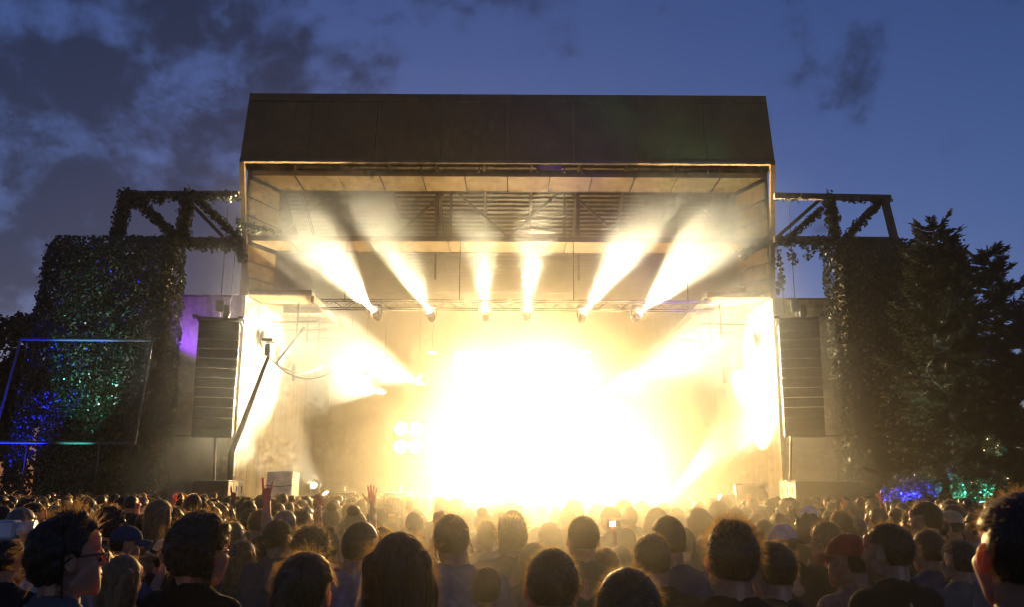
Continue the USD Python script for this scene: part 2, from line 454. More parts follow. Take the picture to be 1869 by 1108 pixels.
# the truss girder that shows between the two panelled bands
for yy, z0, z1 in ((40.6, 13.75, 16.4),):
    part(house, 'girder_chord', box((XL + 0.4, yy - 0.08, z1), (XR - 0.4, yy + 0.08, z1 + 0.16)), 'rust_steel')
    part(house, 'girder_chord', box((XL + 0.4, yy - 0.08, z0), (XR - 0.4, yy + 0.08, z0 + 0.16)), 'rust_steel')
    xs = np.linspace(XL + 0.6, XR - 0.6, 9)
    for k, (a, b) in enumerate(zip(xs, xs[1:])):
        part(house, 'girder_diagonal', beam((a, yy, z1 if k % 2 else z0 + 0.16), (b, yy, z0 + 0.16 if k % 2 else z1), 0.10, 0.10, (0, 1, 0)), 'rust_steel')
        if k % 2:
            part(house, 'girder_post', beam((a, yy + 0.1, z0 + 0.16), (a, yy + 0.1, z1), 0.10, 0.10, (0, 1, 0)), 'rust_steel')
for px in (797, 1055):
    x = at(px, 400, 38.75)[0]
    part(house, 'hanger_post', box((x - 0.07, 38.70, 12.75), (x + 0.07, 38.84, 15.48)), 'frame_paint')
    part(house, 'hanger_post', box((x - 0.045, 38.66, 11.35), (x + 0.045, 38.75, 12.5)), 'frame_paint')
for px, w in ((540, 0.05), (640, 0.05), (770, 0.10), (800, 0.05), (875, 0.10), (980, 0.10), (1030, 0.10), (1062, 0.06), (1165, 0.05), (1290, 0.05)):
    x = at(px, 305, 36.55)[0]
    part(house, 'fascia_strut', beam((x, 36.42, 15.62), (x + (x - XC) * 0.02, 36.75, 16.9), w * 1.3, 0.05, (1, 0, 0)), 'frame_paint')
x0_, x1_ = at(980, 305, 36.5)[0], at(1025, 305, 36.5)[0]
part(house, 'hatch_panel', box((x0_, 36.52, 15.75), (x1_, 36.56, 16.25)), 'panel_paint')
# side galleries: the tan undersides that run back along the wall tops
for s, xw, xw2, xin in ((-1, -11.36, -10.5, -8.6), (1, 11.1, 10.25, 8.35)):
    for k in range(5):
        ya, yb = 37.3 + k * 2.5, 37.3 + k * 2.5 + 2.45
        f0, f1 = (ya - 37) / 13, (yb - 37) / 13
        v = [(xw + (xw2 - xw) * f0, ya), (xw + (xw2 - xw) * f1, yb), (xin, yb), (xin, ya)]
        part(house, 'gallery_panel', trimesh.convex.convex_hull(np.array([(x, y, z) for z in (10.26, 10.34) for x, y in v])), 'panel_paint_b' if k % 2 else 'panel_paint')
        part(house, 'gallery_joist', box((min(xw2, xin) + 0.02, yb - 0.02, 9.96), (max(xw2, xin) - 0.02, yb + 0.12, 10.25)), 'rust_steel')
    part(house, 'gallery_beam', box((xw - s * 0.02, 37.02, 10.24), (xin, 37.26, 10.46), 0.01), 'frame_paint')
    part(house, 'gallery_edge', box((xin - 0.06, 37.3, 9.98), (xin + 0.06, 49.8, 10.25)), 'rust_steel')
    for y in (38.6, 40.6, 43.0):
        xx = xin + s * 0.9
        part(house, 'drop_pipe', tube([(xx, y, 10.3), (xx, y, 9.5), (xx, y, 8.75)], 0.045), 'rust_steel')
        part(house, 'drop_rail', tube([(xx - s * 0.9, y, 9.35), (xx + s * 0.6, y, 9.3), (xx + s * 1.1, y, 9.3)], 0.035), 'rust_steel')
        # a lamp pod on the wall with the stain under it
    for y, z in ((38.9, 8.6), (41.3, 8.2), (43.6, 7.7)):
        f = (y - 37) / 13
        xx = xw + (xw2 - xw) * f - s * 0.16
        pod = trimesh.creation.icosphere(subdivisions=2)
        pod.vertices = pod.vertices * np.array([0.13, 0.22, 0.42]) + np.array([xx, y, z])
        part(house, 'wall_lamp', pod, 'rust_steel', smooth=True)
for y in (38.3, 38.36, 38.42):
    pass

stg = thing('stage_deck', 'black stage platform running along the foot of the concrete walls', 'stage', None, 'structure')
part(stg, 'platform', box((-11.3, 36.2, 0), (11.05, 50.2, 1.42)), 'stage_black')
part(stg, 'wing_platform', box((-15.4, 33.6, 0), (-10.2, 36.15, 1.36)), 'stage_black')
part(stg, 'wing_platform', box((9.9, 33.6, 0), (15.0, 36.15, 1.36)), 'stage_black')

# ------------------------------------------------------------------ ivy towers and their trusses
def face_points(rng, o, u, v, n, nrm, bulge):
    a, b = rng.random(n), rng.random(n)
    P = np.array(o, float) + a[:, None] * np.array(u, float) + b[:, None] * np.array(v, float)
    N = np.tile(np.array(nrm, float), (n, 1))
    k = meshkit.fbm(P * 1.6, 3, seed=int(abs(o[0]) * 10))
    return P + N * (k * bulge + rng.uniform(-0.05, 0.06, n))[:, None], N


def ivy_tower(x0, x1, y0, y1, h, seed, label, dens=290, batter=0.0):
    rng = np.random.default_rng(seed)
    t = thing('ivy_tower', label, 'tower')
    part(t, 'wall', box((x0 + 0.25, y0 + 0.25, 0), (x1 - 0.25, y1 - 0.25, h - 0.15)), 'concrete')
    P, N = [], []
    for o, u, v, nr in (((x0, y0, 0), (x1 - x0, 0, 0), (0, 0, h), (0, -1, 0)), ((x1, y0, 0), (0, y1 - y0, 0), (0, 0, h), (1, 0, 0)), ((x0, y0, 0), (0, y1 - y0, 0), (0, 0, h), (-1, 0, 0)), ((x0, y0, h), (x1 - x0, 0, 0), (0, y1 - y0, 0), (0, 0, 1))):
        area = np.linalg.norm(np.cross(u, v))
        p, n = face_points(rng, o, u, v, int(area * dens), nr, 0.32)
        P.append(p)
        N.append(n)
    # corners and the ragged top edge
    for xx in (x0, x1):
        n = int(h * 110)
        z = rng.random(n) * h
        P.append(np.stack([xx + rng.normal(0, 0.13, n), y0 + rng.normal(0, 0.13, n), z], 1))
        N.append(np.tile([np.sign(xx - (x0 + x1) / 2) * 0.7, -0.7, 0], (n, 1)))
    n = int((x1 - x0) * 160)
    P.append(np.stack([x0 + rng.random(n) * (x1 - x0), y0 + rng.normal(0, 0.12, n), h + np.abs(rng.normal(0.02, 0.13, n))], 1))
    N.append(np.tile([0, -0.5, 0.7], (n, 1)))
    P = np.vstack(P)
    c = (x0 + x1) / 2
    far = np.clip((P[:, 0] - c) / (x0 - c) if batter < 0 else (P[:, 0] - c) / (x1 - c), 0, 1)
    P[:, 0] += batter * far * (1 - P[:, 2] / h) ** 1.2 - np.sign(batter) * 0.28 * far * np.clip((P[:, 2] - h + 1.2) / 1.2, 0, 1) ** 2
    part(t, 'ivy', leaves(P, np.vstack(N), 0.125, seed, 0.5, 0.9, 1.15), 'ivy_leaf', kind='stuff')
    return t


def ivy_along(rng, p, q, r, n, sag=0.0):
    a = rng.random(n)
    p, q = np.array(p, float), np.array(q, float)
    c = p + a[:, None] * (q - p)
    d = rng.normal(0, 1, (n, 3))
    d /= np.linalg.norm(d, axis=1, keepdims=True)
    k = 0.6 + 0.8 * meshkit.fbm(c * 2.2, 2, seed=3)
    c = c + d * (r * k * rng.uniform(0.5, 1.1, n))[:, None]
    c[:, 2] -= sag * rng.random(n) ** 2 * k
    return c, d


TL0, TL1 = float(at(92, 450, 34.2)[0]), float(at(336, 450, 35.8)[0])
TR0, TR1 = float(at(1506, 450, 35.8)[0]), 18.0
YF, YB = 34.2, 35.8
ivy_tower(TL0, TL1, YF, YB, float(at(220, 432, 34.2)[2]), 11, 'square ivy covered tower left of the stage, flecked with blue and teal light', batter=-0.75)
ivy_tower(TR0, TR1, YF, YB, float(at(1600, 436, 34.2)[2]), 12, 'square ivy covered tower right of the stage behind the conifer', batter=0.4)


def ivy_truss(side, label, chords, posts, diags, bare, seed):
    rng = np.random.default_rng(seed)
    t = thing('ivy_truss', label, 'truss')
    P, N = [], []
    for nm, lst, w in (('chord', chords, 0.24), ('post', posts, 0.26), ('diagonal', diags, 0.16), ('bare_diagonal', bare, 0.15)):
        for p, q, r, k, sag in lst:
            part(t, nm, beam(p, q, w, w * 0.9, (0, 1, 0)), 'rust_steel')
            if k:
                L = np.linalg.norm(np.array(q) - np.array(p))
                a, b = ivy_along(rng, p, q, r, int(L * k), sag)
                P.append(a)
                N.append(b)
    part(t, 'ivy', leaves(np.vstack(P), np.vstack(N), 0.14, seed, 0.5, 0.9, 1.1), 'ivy_leaf', kind='stuff')


YT = 35.0
def A(px, py, y=YT):
    return tuple(at(px, py, y))


ivy_truss(-1, 'ivy draped steel truss from the left tower to the stage frame',
          [(A(222, 354), A(436, 354), 0.15, 260, 0.28), (A(205, 436), A(436, 440), 0.20, 330, 0.35)],
          [(A(232, 352), A(213, 436), 0.34, 560, 0.1), (A(345, 352), A(331, 436), 0.32, 520, 0.1)],
          [(A(248, 362), A(322, 430), 0.24, 330, 0.15), (A(362, 362), A(434, 432), 0.17, 280, 0.1)],
          [(A(350, 372, 36.4), A(408, 432, 36.4), 0, 0, 0)], 21)
ivy_truss(1, 'half bare steel truss with ivy on its middle post right of the stage frame',
          [(A(1413, 357), A(1625, 361), 0.13, 60, 0.15), (A(1413, 436), A(1640, 438), 0.16, 190, 0.3)],
          [(A(1512, 358), A(1526, 436), 0.30, 480, 0.15), (A(1613, 358), A(1633, 438), 0.12, 12, 0.05)],
          [(A(1606, 366), A(1545, 430), 0.2, 260, 0.15), (A(1500, 378), A(1432, 438), 0.13, 150, 0.25)],
          [(A(1498, 362, 36.4), A(1414, 436, 36.4), 0, 0, 0)], 22)


def creeper(name, label, strandsets, size, seed, material='ivy_leaf'):
    """Hanging ivy: stems with leaves down them."""
    rng = np.random.default_rng(seed)
    t = thing(name, label, 'ivy')
    P, N, S = [], [], []
    for p, q, wob, dens in strandsets:
        p, q = np.array(p, float), np.array(q, float)
        k = np.linspace(0, 1, 12)[:, None]
        c = p + k * (q - p) + (rng.normal(0, wob, (12, 3)) * k)
        S.append(tube(c, 0.012, 5))
        n = int(dens * np.linalg.norm(q - p))
        i = rng.random(n) * 10.99
        a = i.astype(int)
        P.append(c[a] + (i - a)[:, None] * (c[a + 1] - c[a]) + rng.normal(0, 0.07, (n, 3)))
        N.append(rng.normal(0, 1, (n, 3)))
    part(t, 'stem', join(S), 'bark')
    part(t, 'foliage', leaves(np.vstack(P), np.vstack(N), size, seed, 0.4, 0.9, 1.2), material, kind='stuff')


creeper('hanging_ivy', 'loose ivy tendrils hanging from the right truss beside the stage frame',
        [(A(1418, 440), A(1428, 520), 0.08, 45), (A(1440, 442), A(1452, 482), 0.06, 50), (A(1424, 500), A(1420, 540), 0.06, 30), (A(1465, 442), A(1478, 470), 0.06, 45), (A(1482, 444), A(1505, 462), 0.06, 50), (A(1395, 446, 36.3), A(1350, 462, 36.3), 0.05, 60), (A(1404, 440, 36.3), A(1352, 470, 36.3), 0.07, 55)], 0.15, 31)
creeper('hanging_ivy', 'ivy creeping over the left edge post of the stage frame',
        [(A(436, 400), A(440, 480), 0.05, 90), (A(438, 405), A(470, 418), 0.04, 60), (A(445, 410), A(515, 425), 0.04, 40), (A(432, 430), A(440, 470), 0.06, 90)], 0.14, 32)
creeper('hanging_ivy', 'pale dusty ivy down the inner corner of the left tower',
        [((TL1 + 0.05, YF - 0.1, 8.6), (TL1 - 0.6, YF - 0.4, 1.4), 0.14, 90), ((TL1 + 0.1, YF, 7.0), (TL1 - 1.0, YF - 0.4, 1.6), 0.18, 90), ((TL1 + 0.05, YF, 6.0), (TL1 - 0.4, YF - 0.4, 1.0), 0.2, 100)], 0.15, 33, 'shrub_leaf')
creeper('hanging_ivy', 'bushy lit ivy down the inner corner of the right tower',
        [((TR0, YF - 0.1, 8.0), (TR0 + 0.7, YF - 0.5, 1.8), 0.12, 100), ((TR0 + 0.1, YF - 0.1, 5.6), (TR0 + 1.2, YF - 0.6, 2.2), 0.16, 150), ((TR0 + 0.2, YF - 0.1, 4.8), (TR0 + 0.9, YF - 0.7, 1.6), 0.2, 190), ((TR0 + 0.2, YF, 4.4), (TR0 + 1.5, YF - 0.7, 2.6), 0.2, 170)], 0.16, 34, 'shrub_leaf')


def conifer(label, x, y, h, r, seed, n=130, group=None, lean=0.0):
    """A cedar: tapered trunk, drooping limbs whose tips turn up, flat sprays of needles."""
    rng = np.random.default_rng(seed)
    t = thing('conifer', label, 'tree', group, None, (x, y, 0))
    k = np.linspace(0, 1, 12)
    tr = np.stack([lean * k ** 2 + 0.08 * np.sin(k * 5 + seed), 0.06 * np.cos(k * 4 + seed), h * k], 1)
    part(t, 'trunk', tube(tr, 0.20 * (1 - k) * h / 9 + 0.02, 9), 'bark', smooth=True)
    limbs, P, D = [], [], []
    for i in range(n):
        u = 0.08 + 0.9 * (i + rng.random()) / n
        c = np.array([np.interp(u, k, tr[:, j]) for j in range(3)])
        a = rng.random() * 2 * PI
        L = r * (1 - u) ** 0.75 * rng.uniform(0.35, 1.3) + 0.3
        out = np.array([math.cos(a), math.sin(a), 0])
        s = np.linspace(0, 1, 9)[:, None]
        droop = rng.uniform(0.35, 0.75)
        lift = rng.uniform(-0.1, 0.6) + 0.9 * u
        pts = c + out * L * s + np.array([0, 0, 1.0]) * (L * (lift * s * 0.7 - droop * 1.3 * s ** 2 + 0.42 * s ** 4))
        pts += np.cumsum(rng.normal(0, 0.02 * L, (9, 3)), 0) * s
        limbs.append(tube(pts, 0.035 * L / r * (1.05 - s[:, 0]) + 0.006, 5))
        m = int(40 + 60 * L)
        q = rng.random(m) ** 0.75 * 7.99
        b = q.astype(int)
        pp = pts[b] + (q - b)[:, None] * (pts[b + 1] - pts[b])
        tang = pts[b + 1] - pts[b]
        tang /= np.linalg.norm(tang, axis=1, keepdims=True)
        side = np.cross(tang, [0, 0, 1.0])
        side /= np.linalg.norm(side, axis=1, keepdims=True) + 1e-9
        dd = tang * 0.9 + side * rng.choice([-1, 1], m)[:, None] * rng.uniform(0.3, 1.0, m)[:, None] + np.array([0, 0, -0.35]) * rng.random((m, 1)) + rng.normal(0, 0.15, (m, 3))
        dd /= np.linalg.norm(dd, axis=1, keepdims=True)
        P.append(pp)
        D.append(dd * (rng.uniform(0.16, 0.42, m) * (0.6 + 0.4 * L / r))[:, None])
    part(t, 'limbs', join(limbs), 'bark')
    P, D = np.vstack(P), np.vstack(D)
    n_ = len(P)
    w = np.cross(D, rng.normal(0, 1, (n_, 3)))
    w /= np.linalg.norm(w, axis=1, keepdims=True)
    w *= 0.022
    V = np.stack([P - w * 0.6, P + D * 0.5 + w + [0, 0, 0.015], P + D * 1.0 + np.array([0, 0, -0.03]), P + D * 0.5 - w], 1)
    # each spray carries short side twigs
    tw = []
    for sgn in (-1, 1):
        for f in (0.35, 0.6, 0.8):
            s2 = np.cross(D, [0, 0, 1.0])
            s2 /= np.linalg.norm(s2, axis=1, keepdims=True) + 1e-9
            o = P + D * f
            e = o + D * 0.28 + s2 * sgn * np.linalg.norm(D, axis=1, keepdims=True) * (0.34 * (1.1 - f)) + rng.normal(0, 0.012, (n_, 3))
            tw.append(np.stack([o - w * 0.5, o + w * 0.5, e], 1))
    tw = np.vstack(tw)
    F1 = (np.arange(n_)[:, None] * 4 + np.array([[0, 1, 2, 0, 2, 3]])).reshape(-1, 3)
    V1 = V.reshape(-1, 3)
    V2 = tw.reshape(-1, 3)
    F2 = np.arange(len(V2)).reshape(-1, 3) + len(V1)
    part(t, 'needles', trimesh.Trimesh(np.vstack([V1, V2]), np.vstack([F1, F2]), process=False), 'needle', kind='stuff')
    return t


bx_ = at(1762, 900, 28.0)
conifer('tall feathery conifer in front of the right ivy tower', bx_[0], 28.0, at(1725, 402, 28.0)[2], 2.3, 41, 300, lean=-0.25)
conifer('second feathery conifer at the right edge, beside the taller one', at(1850, 900, 29.5)[0], 29.5, at(1815, 447, 29.5)[2], 2.2, 42, 240)
conifer('low conifer half cut off by the right edge of the view', at(1905, 900, 27.0)[0], 27.0, at(1880, 560, 27)[2], 2.2, 43, 180)


def broadleaf(name, label, x, y, h, r, seed, material='far_leaf', n=5200, size=0.34, group=None):
    rng = np.random.default_rng(seed)
    t = thing(name, label, 'tree' if name != 'shrub' else 'shrub', group, None, (x, y, 0))
    k = np.linspace(0, 1, 8)
    part(t, 'trunk', tube(np.stack([0.1 * np.sin(k * 4), 0.1 * np.cos(k * 3), h * 0.8 * k], 1), 0.16 * h / 8 * (1 - k * 0.85), 8), 'bark', smooth=True)
    cl = rng.normal(0, 0.42, (26, 3)) * np.array([r, r, h * 0.32]) + np.array([0, 0, h * 0.62])
    lim = [tube(np.linspace((0, 0, h * 0.3 + 0.3 * rng.random()), c, 5) + rng.normal(0, 0.03, (5, 3)), np.linspace(0.05, 0.012, 5) * h / 6, 5) for c in cl[:16]]
    part(t, 'limbs', join(lim), 'bark')
    i = rng.integers(0, len(cl), n)
    d = rng.normal(0, 1, (n, 3))
    d /= np.linalg.norm(d, axis=1, keepdims=True)
    P = cl[i] + d * (rng.random(n) ** 0.4)[:, None] * np.array([r, r, r]) * rng.uniform(0.24, 0.40, len(cl))[i][:, None]
    P = P[P[:, 2] > 0.05]
    part(t, 'crown', leaves(P, np.tile([0, 0, 0.3], (len(P), 1)) + d[:len(P)], size, seed, 0.6, 0.3, 1.0), material, kind='stuff')


for k, (px, py, y, r) in enumerate(((12, 560, 46.0, 2.6), (42, 600, 44.0, 1.8), (-60, 540, 52.0, 3.4))):
    b = at(px, py, y)
    broadleaf('leafy_tree', ('dark tree behind the left tower at the edge of the view', 'low dark tree peeping out beside the left tower', 'dark tree just outside the left edge behind the others')[k], b[0], y, b[2] * 1.02, r, 51 + k)
b = at(1668, 905, 24.5)
broadleaf('shrub', 'leafy shrub lit deep blue at the foot of the right tower', b[0], 24.5, 2.9, 0.9, 61, 'shrub_leaf', 6500, 0.085)
b = at(1800, 905, 23.5)
broadleaf('shrub', 'leafy shrub catching teal light under the conifers at right', b[0], 23.5, 3.1, 0.85, 62, 'shrub_leaf', 5500, 0.085)

# frame of white tube in front of the left tower, lit blue at its upper left
fr = thing('lattice_frame', 'large rectangular frame of pale tube in front of the left ivy tower', 'frame')
c_ = [at(38, 620, 33.7), at(278, 622, 33.7), at(246, 810, 33.3), at(-14, 808, 33.3)]
part(fr, 'top_bar', cyl(c_[0], c_[1], 0.065, 10), 'tube_white', smooth=True)
part(fr, 'right_bar', cyl(c_[1], c_[2], 0.05, 10), 'tube_white', smooth=True)
part(fr, 'bottom_bar', cyl(c_[2], c_[3], 0.06, 10), 'tube_white', smooth=True)
part(fr, 'left_bar', cyl(c_[3], c_[0], 0.05, 10), 'tube_white', smooth=True)
for k in (0.25, 0.75):
    p = c_[3] * (1 - k) + c_[2] * k
    part(fr, 'leg', cyl(p, (p[0], p[1] - 0.15, 0.0), 0.045, 8), 'black_steel', smooth=True)

# ------------------------------------------------------------------ sound: two line arrays, subs, crates
def line_array(px, side, label):
    """A hung column of twelve cabinets that curls back at the foot."""
    top = at(px, 590, 35.0)
    t = thing('line_array', label, 'loudspeakers', None, None, (top[0], 35.0, 0), side * -14)
    z, y, ang = top[2], 0.0, 0.0
    part(t, 'bumper_frame', box((-0.85, -0.65, z), (0.85, 0.75, z + 0.10), 0.01), 'black_steel')
    part(t, 'bumper_nose', box((-0.95, -1.15, z + 0.0), (-0.75, -0.66, z + 0.08)), 'black_steel')
    part(t, 'bumper_nose', box((0.75, -1.15, z + 0.0), (0.95, -0.66, z + 0.08)), 'black_steel')
    part(t, 'motor', box((-0.22, -0.1, z + 0.45), (0.1, 0.22, z + 0.95), 0.04), 'black_steel')
    part(t, 'motor_hook', cyl((-0.05, 0.05, z + 0.10), (-0.05, 0.05, z + 0.45), 0.03, 8), 'alu')
    part(t, 'chain_bag', tube([(0.2, 0.0, z + 0.15), (0.23, 0.0, z + 0.4), (0.2, 0.0, z + 0.72)], [0.10, 0.16, 0.12], 10), 'stage_black', smooth=True)
    part(t, 'hoist_chain', cyl((-0.05, 0.05, z + 0.95), (-0.05, 0.05, z + 5.1), 0.018, 6), 'black_steel')
    n, H = 12, 0.372
    for k in range(n):
        a = math.radians(ang)
        ang += (0.3, 0.3, 0.5, 0.6, 0.8, 1.0, 1.2, 1.6, 2.2, 3.0, 4.0, 5.0)[k]
        R = trimesh.transformations.rotation_matrix(a, [1, 0, 0])
        body = trimesh.convex.convex_hull(np.array([(x, yy, zz) for x in (-0.74, 0.74) for yy, zz in ((-0.5, -0.01), (-0.5, -H + 0.012), (0.5, -0.05), (0.5, -H + 0.05))] + [(x * 0.6, 0.62, zz) for x in (-0.74, 0.74) for zz in (-0.08, -H + 0.08)]))
        grille = box((-0.68, -0.525, -H + 0.03), (0.68, -0.503, -0.03), 0.008)
        end = [box((s * 0.742, -0.47, -H + 0.03), (s * 0.765, 0.40, -0.035), 0.006) for s in (-1, 1)]
        slot = [box((s * 0.767, -0.22, -H + 0.13), (s * 0.775, 0.02, -0.13)) for s in (-1, 1)]
        T = R.copy()
        T[:3, 3] = (0, y, z - 0.02)
        for nm, g, m in (('cabinet', body, 'black_cabinet'), ('grille', grille, 'black_steel')):
            g.apply_transform(T)
            part(t, nm, g, m)
        for g in end:
            g.apply_transform(T)
            part(t, 'side_plate', g, 'white_cabinet' if k > 6 else 'black_cabinet')
        for g in slot:
            g.apply_transform(T)
            part(t, 'handle_slot', g, 'black_steel')
        z -= H * math.cos(a)
        y += H * math.sin(a)
    return t


line_array(1456, 1, 'tall black hung speaker column in front of the right wing wall')
line_array(402, -1, 'tall hung speaker column lost in smoke by the left wing wall')


def sub_stack(label, x0, x1, y0, y1, z0, z1, lit_side):
    t = thing('speaker_cabinet', label, 'speaker')
    n = 3
    for k in range(n):
        ya, yb = y0 + (y1 - y0) * k / n, y0 + (y1 - y0) * (k + 1) / n - 0.012
        part(t, 'cabinet', box((x0, ya, z0), (x1, yb, z1), 0.02), 'black_cabinet' if k == 0 else 'white_cabinet')
    xs = x1 if lit_side > 0 else x0
    for k in range(n):
        ya, yb = y0 + (y1 - y0) * k / n, y0 + (y1 - y0) * (k + 1) / n
        part(t, 'end_plate', box((xs, ya + 0.03, z0 + 0.03), (xs + lit_side * 0.02, yb - 0.04, z1 - 0.03), 0.005), 'white_cabinet')
        part(t, 'handle', box((xs + lit_side * 0.022, (ya + yb) / 2 - 0.06, z0 + (z1 - z0) * 0.55), (xs + lit_side * 0.03, (ya + yb) / 2 + 0.06, z0 + (z1 - z0) * 0.82)), 'black_steel')
        part(t, 'handle', box((xs + lit_side * 0.022, (ya + yb) / 2 - 0.06, z0 + (z1 - z0) * 0.2), (xs + lit_side * 0.03, (ya + yb) / 2 + 0.06, z0 + (z1 - z0) * 0.42)), 'black_steel')
    part(t, 'top_lip', box((x0 - 0.02, y0 - 0.02, z1 + 0.003), (x1 + 0.02, y1, z1 + 0.035)), 'alu')


a, b = at(352, 880, 34.0), at(414, 915, 34.0)
sub_stack('low speaker stack with a pale end plate in front of the left wing', a[0], b[0], 34.0, 36.0, 1.37, at(400, 879, 34)[2], 1)
a, b = at(1452, 880, 34.0), at(1575, 915, 34.0)
sub_stack('low speaker stack with two black handles in front of the right wing', a[0], b[0], 34.0, 36.0, 1.37, at(1452, 880, 34)[2], -1)

# poles on the subs, with small lamps
for px, y, top, lab in ((393, 35.0, 797, 'thin pale pole standing on the left speaker stack'), (1444, 34.6, 797, 'thin pale pole standing on the right speaker stack')):
    p, q = at(px - 2, 880, y), at(px, top, y)
    t = thing('support_pole', lab, 'pole')
    part(t, 'pole', cyl((p[0], y, p[2] - 0.0), (q[0], y, q[2]), 0.05, 10), 'tube_white', smooth=True)
    part(t, 'foot', box((p[0] - 0.18, y - 0.18, p[2] - 0.02), (p[0] + 0.18, y + 0.18, p[2] + 0.06), 0.01), 'alu')
    part(t, 'crossbar', cyl((q[0] - (0.15 if px > 900 else 1.9), y, q[2]), (q[0] + (2.0 if px > 900 else 0.15), y, q[2] + 0.02), 0.022, 8), 'black_steel')

# crate under a white sheet
a, b = at(488, 860, 36.6), at(531, 915, 36.6)
t = thing('covered_crate', 'tall equipment case under a white sheet left on the stage', 'crate')
m_ = hull_ = trimesh.convex.convex_hull(np.array([(x, y, z) for x in (a[0], b[0]) for y in (36.6, 37.8) for z in (1.43, 2.75)] + [(a[0] + 0.18, 36.75, a[2]), (b[0] - 0.15, 36.7, a[2] - 0.12), (a[0] + 0.2, 37.6, a[2] - 0.05), (b[0] - 0.1, 37.6, a[2] - 0.2)]))
m_ = m_.subdivide().subdivide().subdivide()
v_ = m_.vertices
m_.vertices = v_ + m_.vertex_normals * ((meshkit.fbm(v_ * [4, 4, 1.5], 3, seed=8) - 0.5) * 0.12)[:, None]
part(t, 'sheet', m_, 'white_cloth', smooth=True)
part(t, 'rope', tube([(a[0] - 0.02, 36.56, 2.2), ((a[0] + b[0]) / 2, 36.54, 2.16), (b[0] + 0.02, 36.56, 2.2)], 0.018, 6), 'black_steel')

# leaning boom with a box at its head, left of the stage
p0, p1, p2 = at(420, 890, 36.4), at(423, 828, 36.4), at(490, 652, 36.4)
t = thing('boom_arm', 'bent dark boom arm with a box at its head by the left wall', 'boom')
part(t, 'mast', tube([(p0[0], 36.4, 1.37), p1, p1 * 0.96 + p2 * 0.04], 0.13, 10), 'black_steel', smooth=True)
part(t, 'arm', tube([p1, (p1 + p2) / 2, p2], [0.13, 0.11, 0.08], 10), 'black_steel', smooth=True)
h_ = at(490, 640, 36.4)
part(t, 'head_box', box((h_[0] - 0.12, 36.2, h_[2] - 0.25), (h_[0] + 0.12, 36.6, h_[2] + 0.25), 0.03), 'black_cabinet')
part(t, 'head_plate', box((h_[0] - 0.22, 36.1, h_[2] + 0.34), (h_[0] + 0.24, 36.7, h_[2] + 0.46), 0.02), 'black_steel')
part(t, 'head_post', cyl((h_[0], 36.4, h_[2] + 0.25), (h_[0], 36.4, h_[2] + 0.34), 0.03, 8), 'black_steel')
part(t, 'hanger', tube([(h_[0] - 0.22, 36.4, h_[2] + 0.34), (h_[0] - 0.26, 36.4, h_[2]), (h_[0] - 0.3, 36.4, h_[2] - 0.25)], 0.018, 6), 'black_steel')
for k, (ex, ez) in enumerate(((590, 668), (610, 676))):
    e = at(ex, ez, 40.0)
    s = np.linspace(0, 1, 12)[:, None]
    c = p2 + s * (e - p2) - np.array([0, 0, 1.0]) * (0.5 + 0.15 * k) * (4 * s * (1 - s))
    part(t, 'cable', tube(c, 0.03, 6), 'black_steel')
e1, e2 = at(505, 664, 37.2), at(555, 600, 40.0)
part(t, 'back_stay', tube([e1, (e1 + e2) / 2, e2], 0.07, 8), 'black_steel')

for px, y0, y1, lab in ((430, 455, 540, 'thin steel wire from the left truss to the wing wall'), (1424, 470, 545, 'thin steel wire from the right truss to the speaker hoist')):
    t = thing('steel_wire', lab, 'wire')
    part(t, 'wire', cyl(at(px, y0, 35.1), at(px + (-12 if px < 900 else 8), y1 + 28, 35.1), 0.018, 6), 'black_steel')

# ------------------------------------------------------------------ lighting rig
WARM = (1.0, 0.64, 0.24)
COOL = (1.0, 0.84, 0.50)
tr = thing('lighting_truss', 'long aluminium lighting truss hung across the stage above the glare', 'truss')
z0 = at(934, 566, 36.55)[2]
xa, xb = at(585, 566, 36.55)[0], at(1300, 566, 36.55)[0]
for dy in (-0.2, 0.2):
    for dz in (0.0, 0.4):
        part(tr, 'chord', cyl((xa, 36.55 + dy, z0 + dz), (xb, 36.55 + dy, z0 + dz), 0.03, 8), 'alu', smooth=True)
nb = 34
lac = []
for k in range(nb):
    u, w = xa + (xb - xa) * k / nb, xa + (xb - xa) * (k + 1) / nb
    for dy in (-0.2, 0.2):
        lac.append(cyl((u, 36.55 + dy, z0 + (0.4 if k % 2 else 0)), (w, 36.55 + dy, z0 + (0 if k % 2 else 0.4)), 0.014, 5))
part(tr, 'lacing', join(lac), 'alu', kind='stuff')
for x in np.linspace(xa + 1, xb - 1, 4):
    part(tr, 'hoist_chain', cyl((x, 36.55, z0 + 0.4), (x, 36.55, 12.55), 0.02, 6), 'black_steel')
tr2 = thing('lighting_truss', 'higher second truss pipe with small fittings behind the upward beams', 'truss')
z2 = at(934, 545, 44.0)[2]
for dz in (0, 0.35):
    part(tr2, 'chord', cyl((xa + 0.5, 44, z2 + dz), (xb - 0.5, 44, z2 + dz), 0.03, 8), 'alu', smooth=True)
for k, x in enumerate(np.linspace(xa + 1.2, xb - 1.2, 14)):
    part(tr2, 'fitting', box((x - 0.12, 43.9, z2 - 0.3), (x + 0.12, 44.1, z2 - 0.03), 0.02), 'alu')


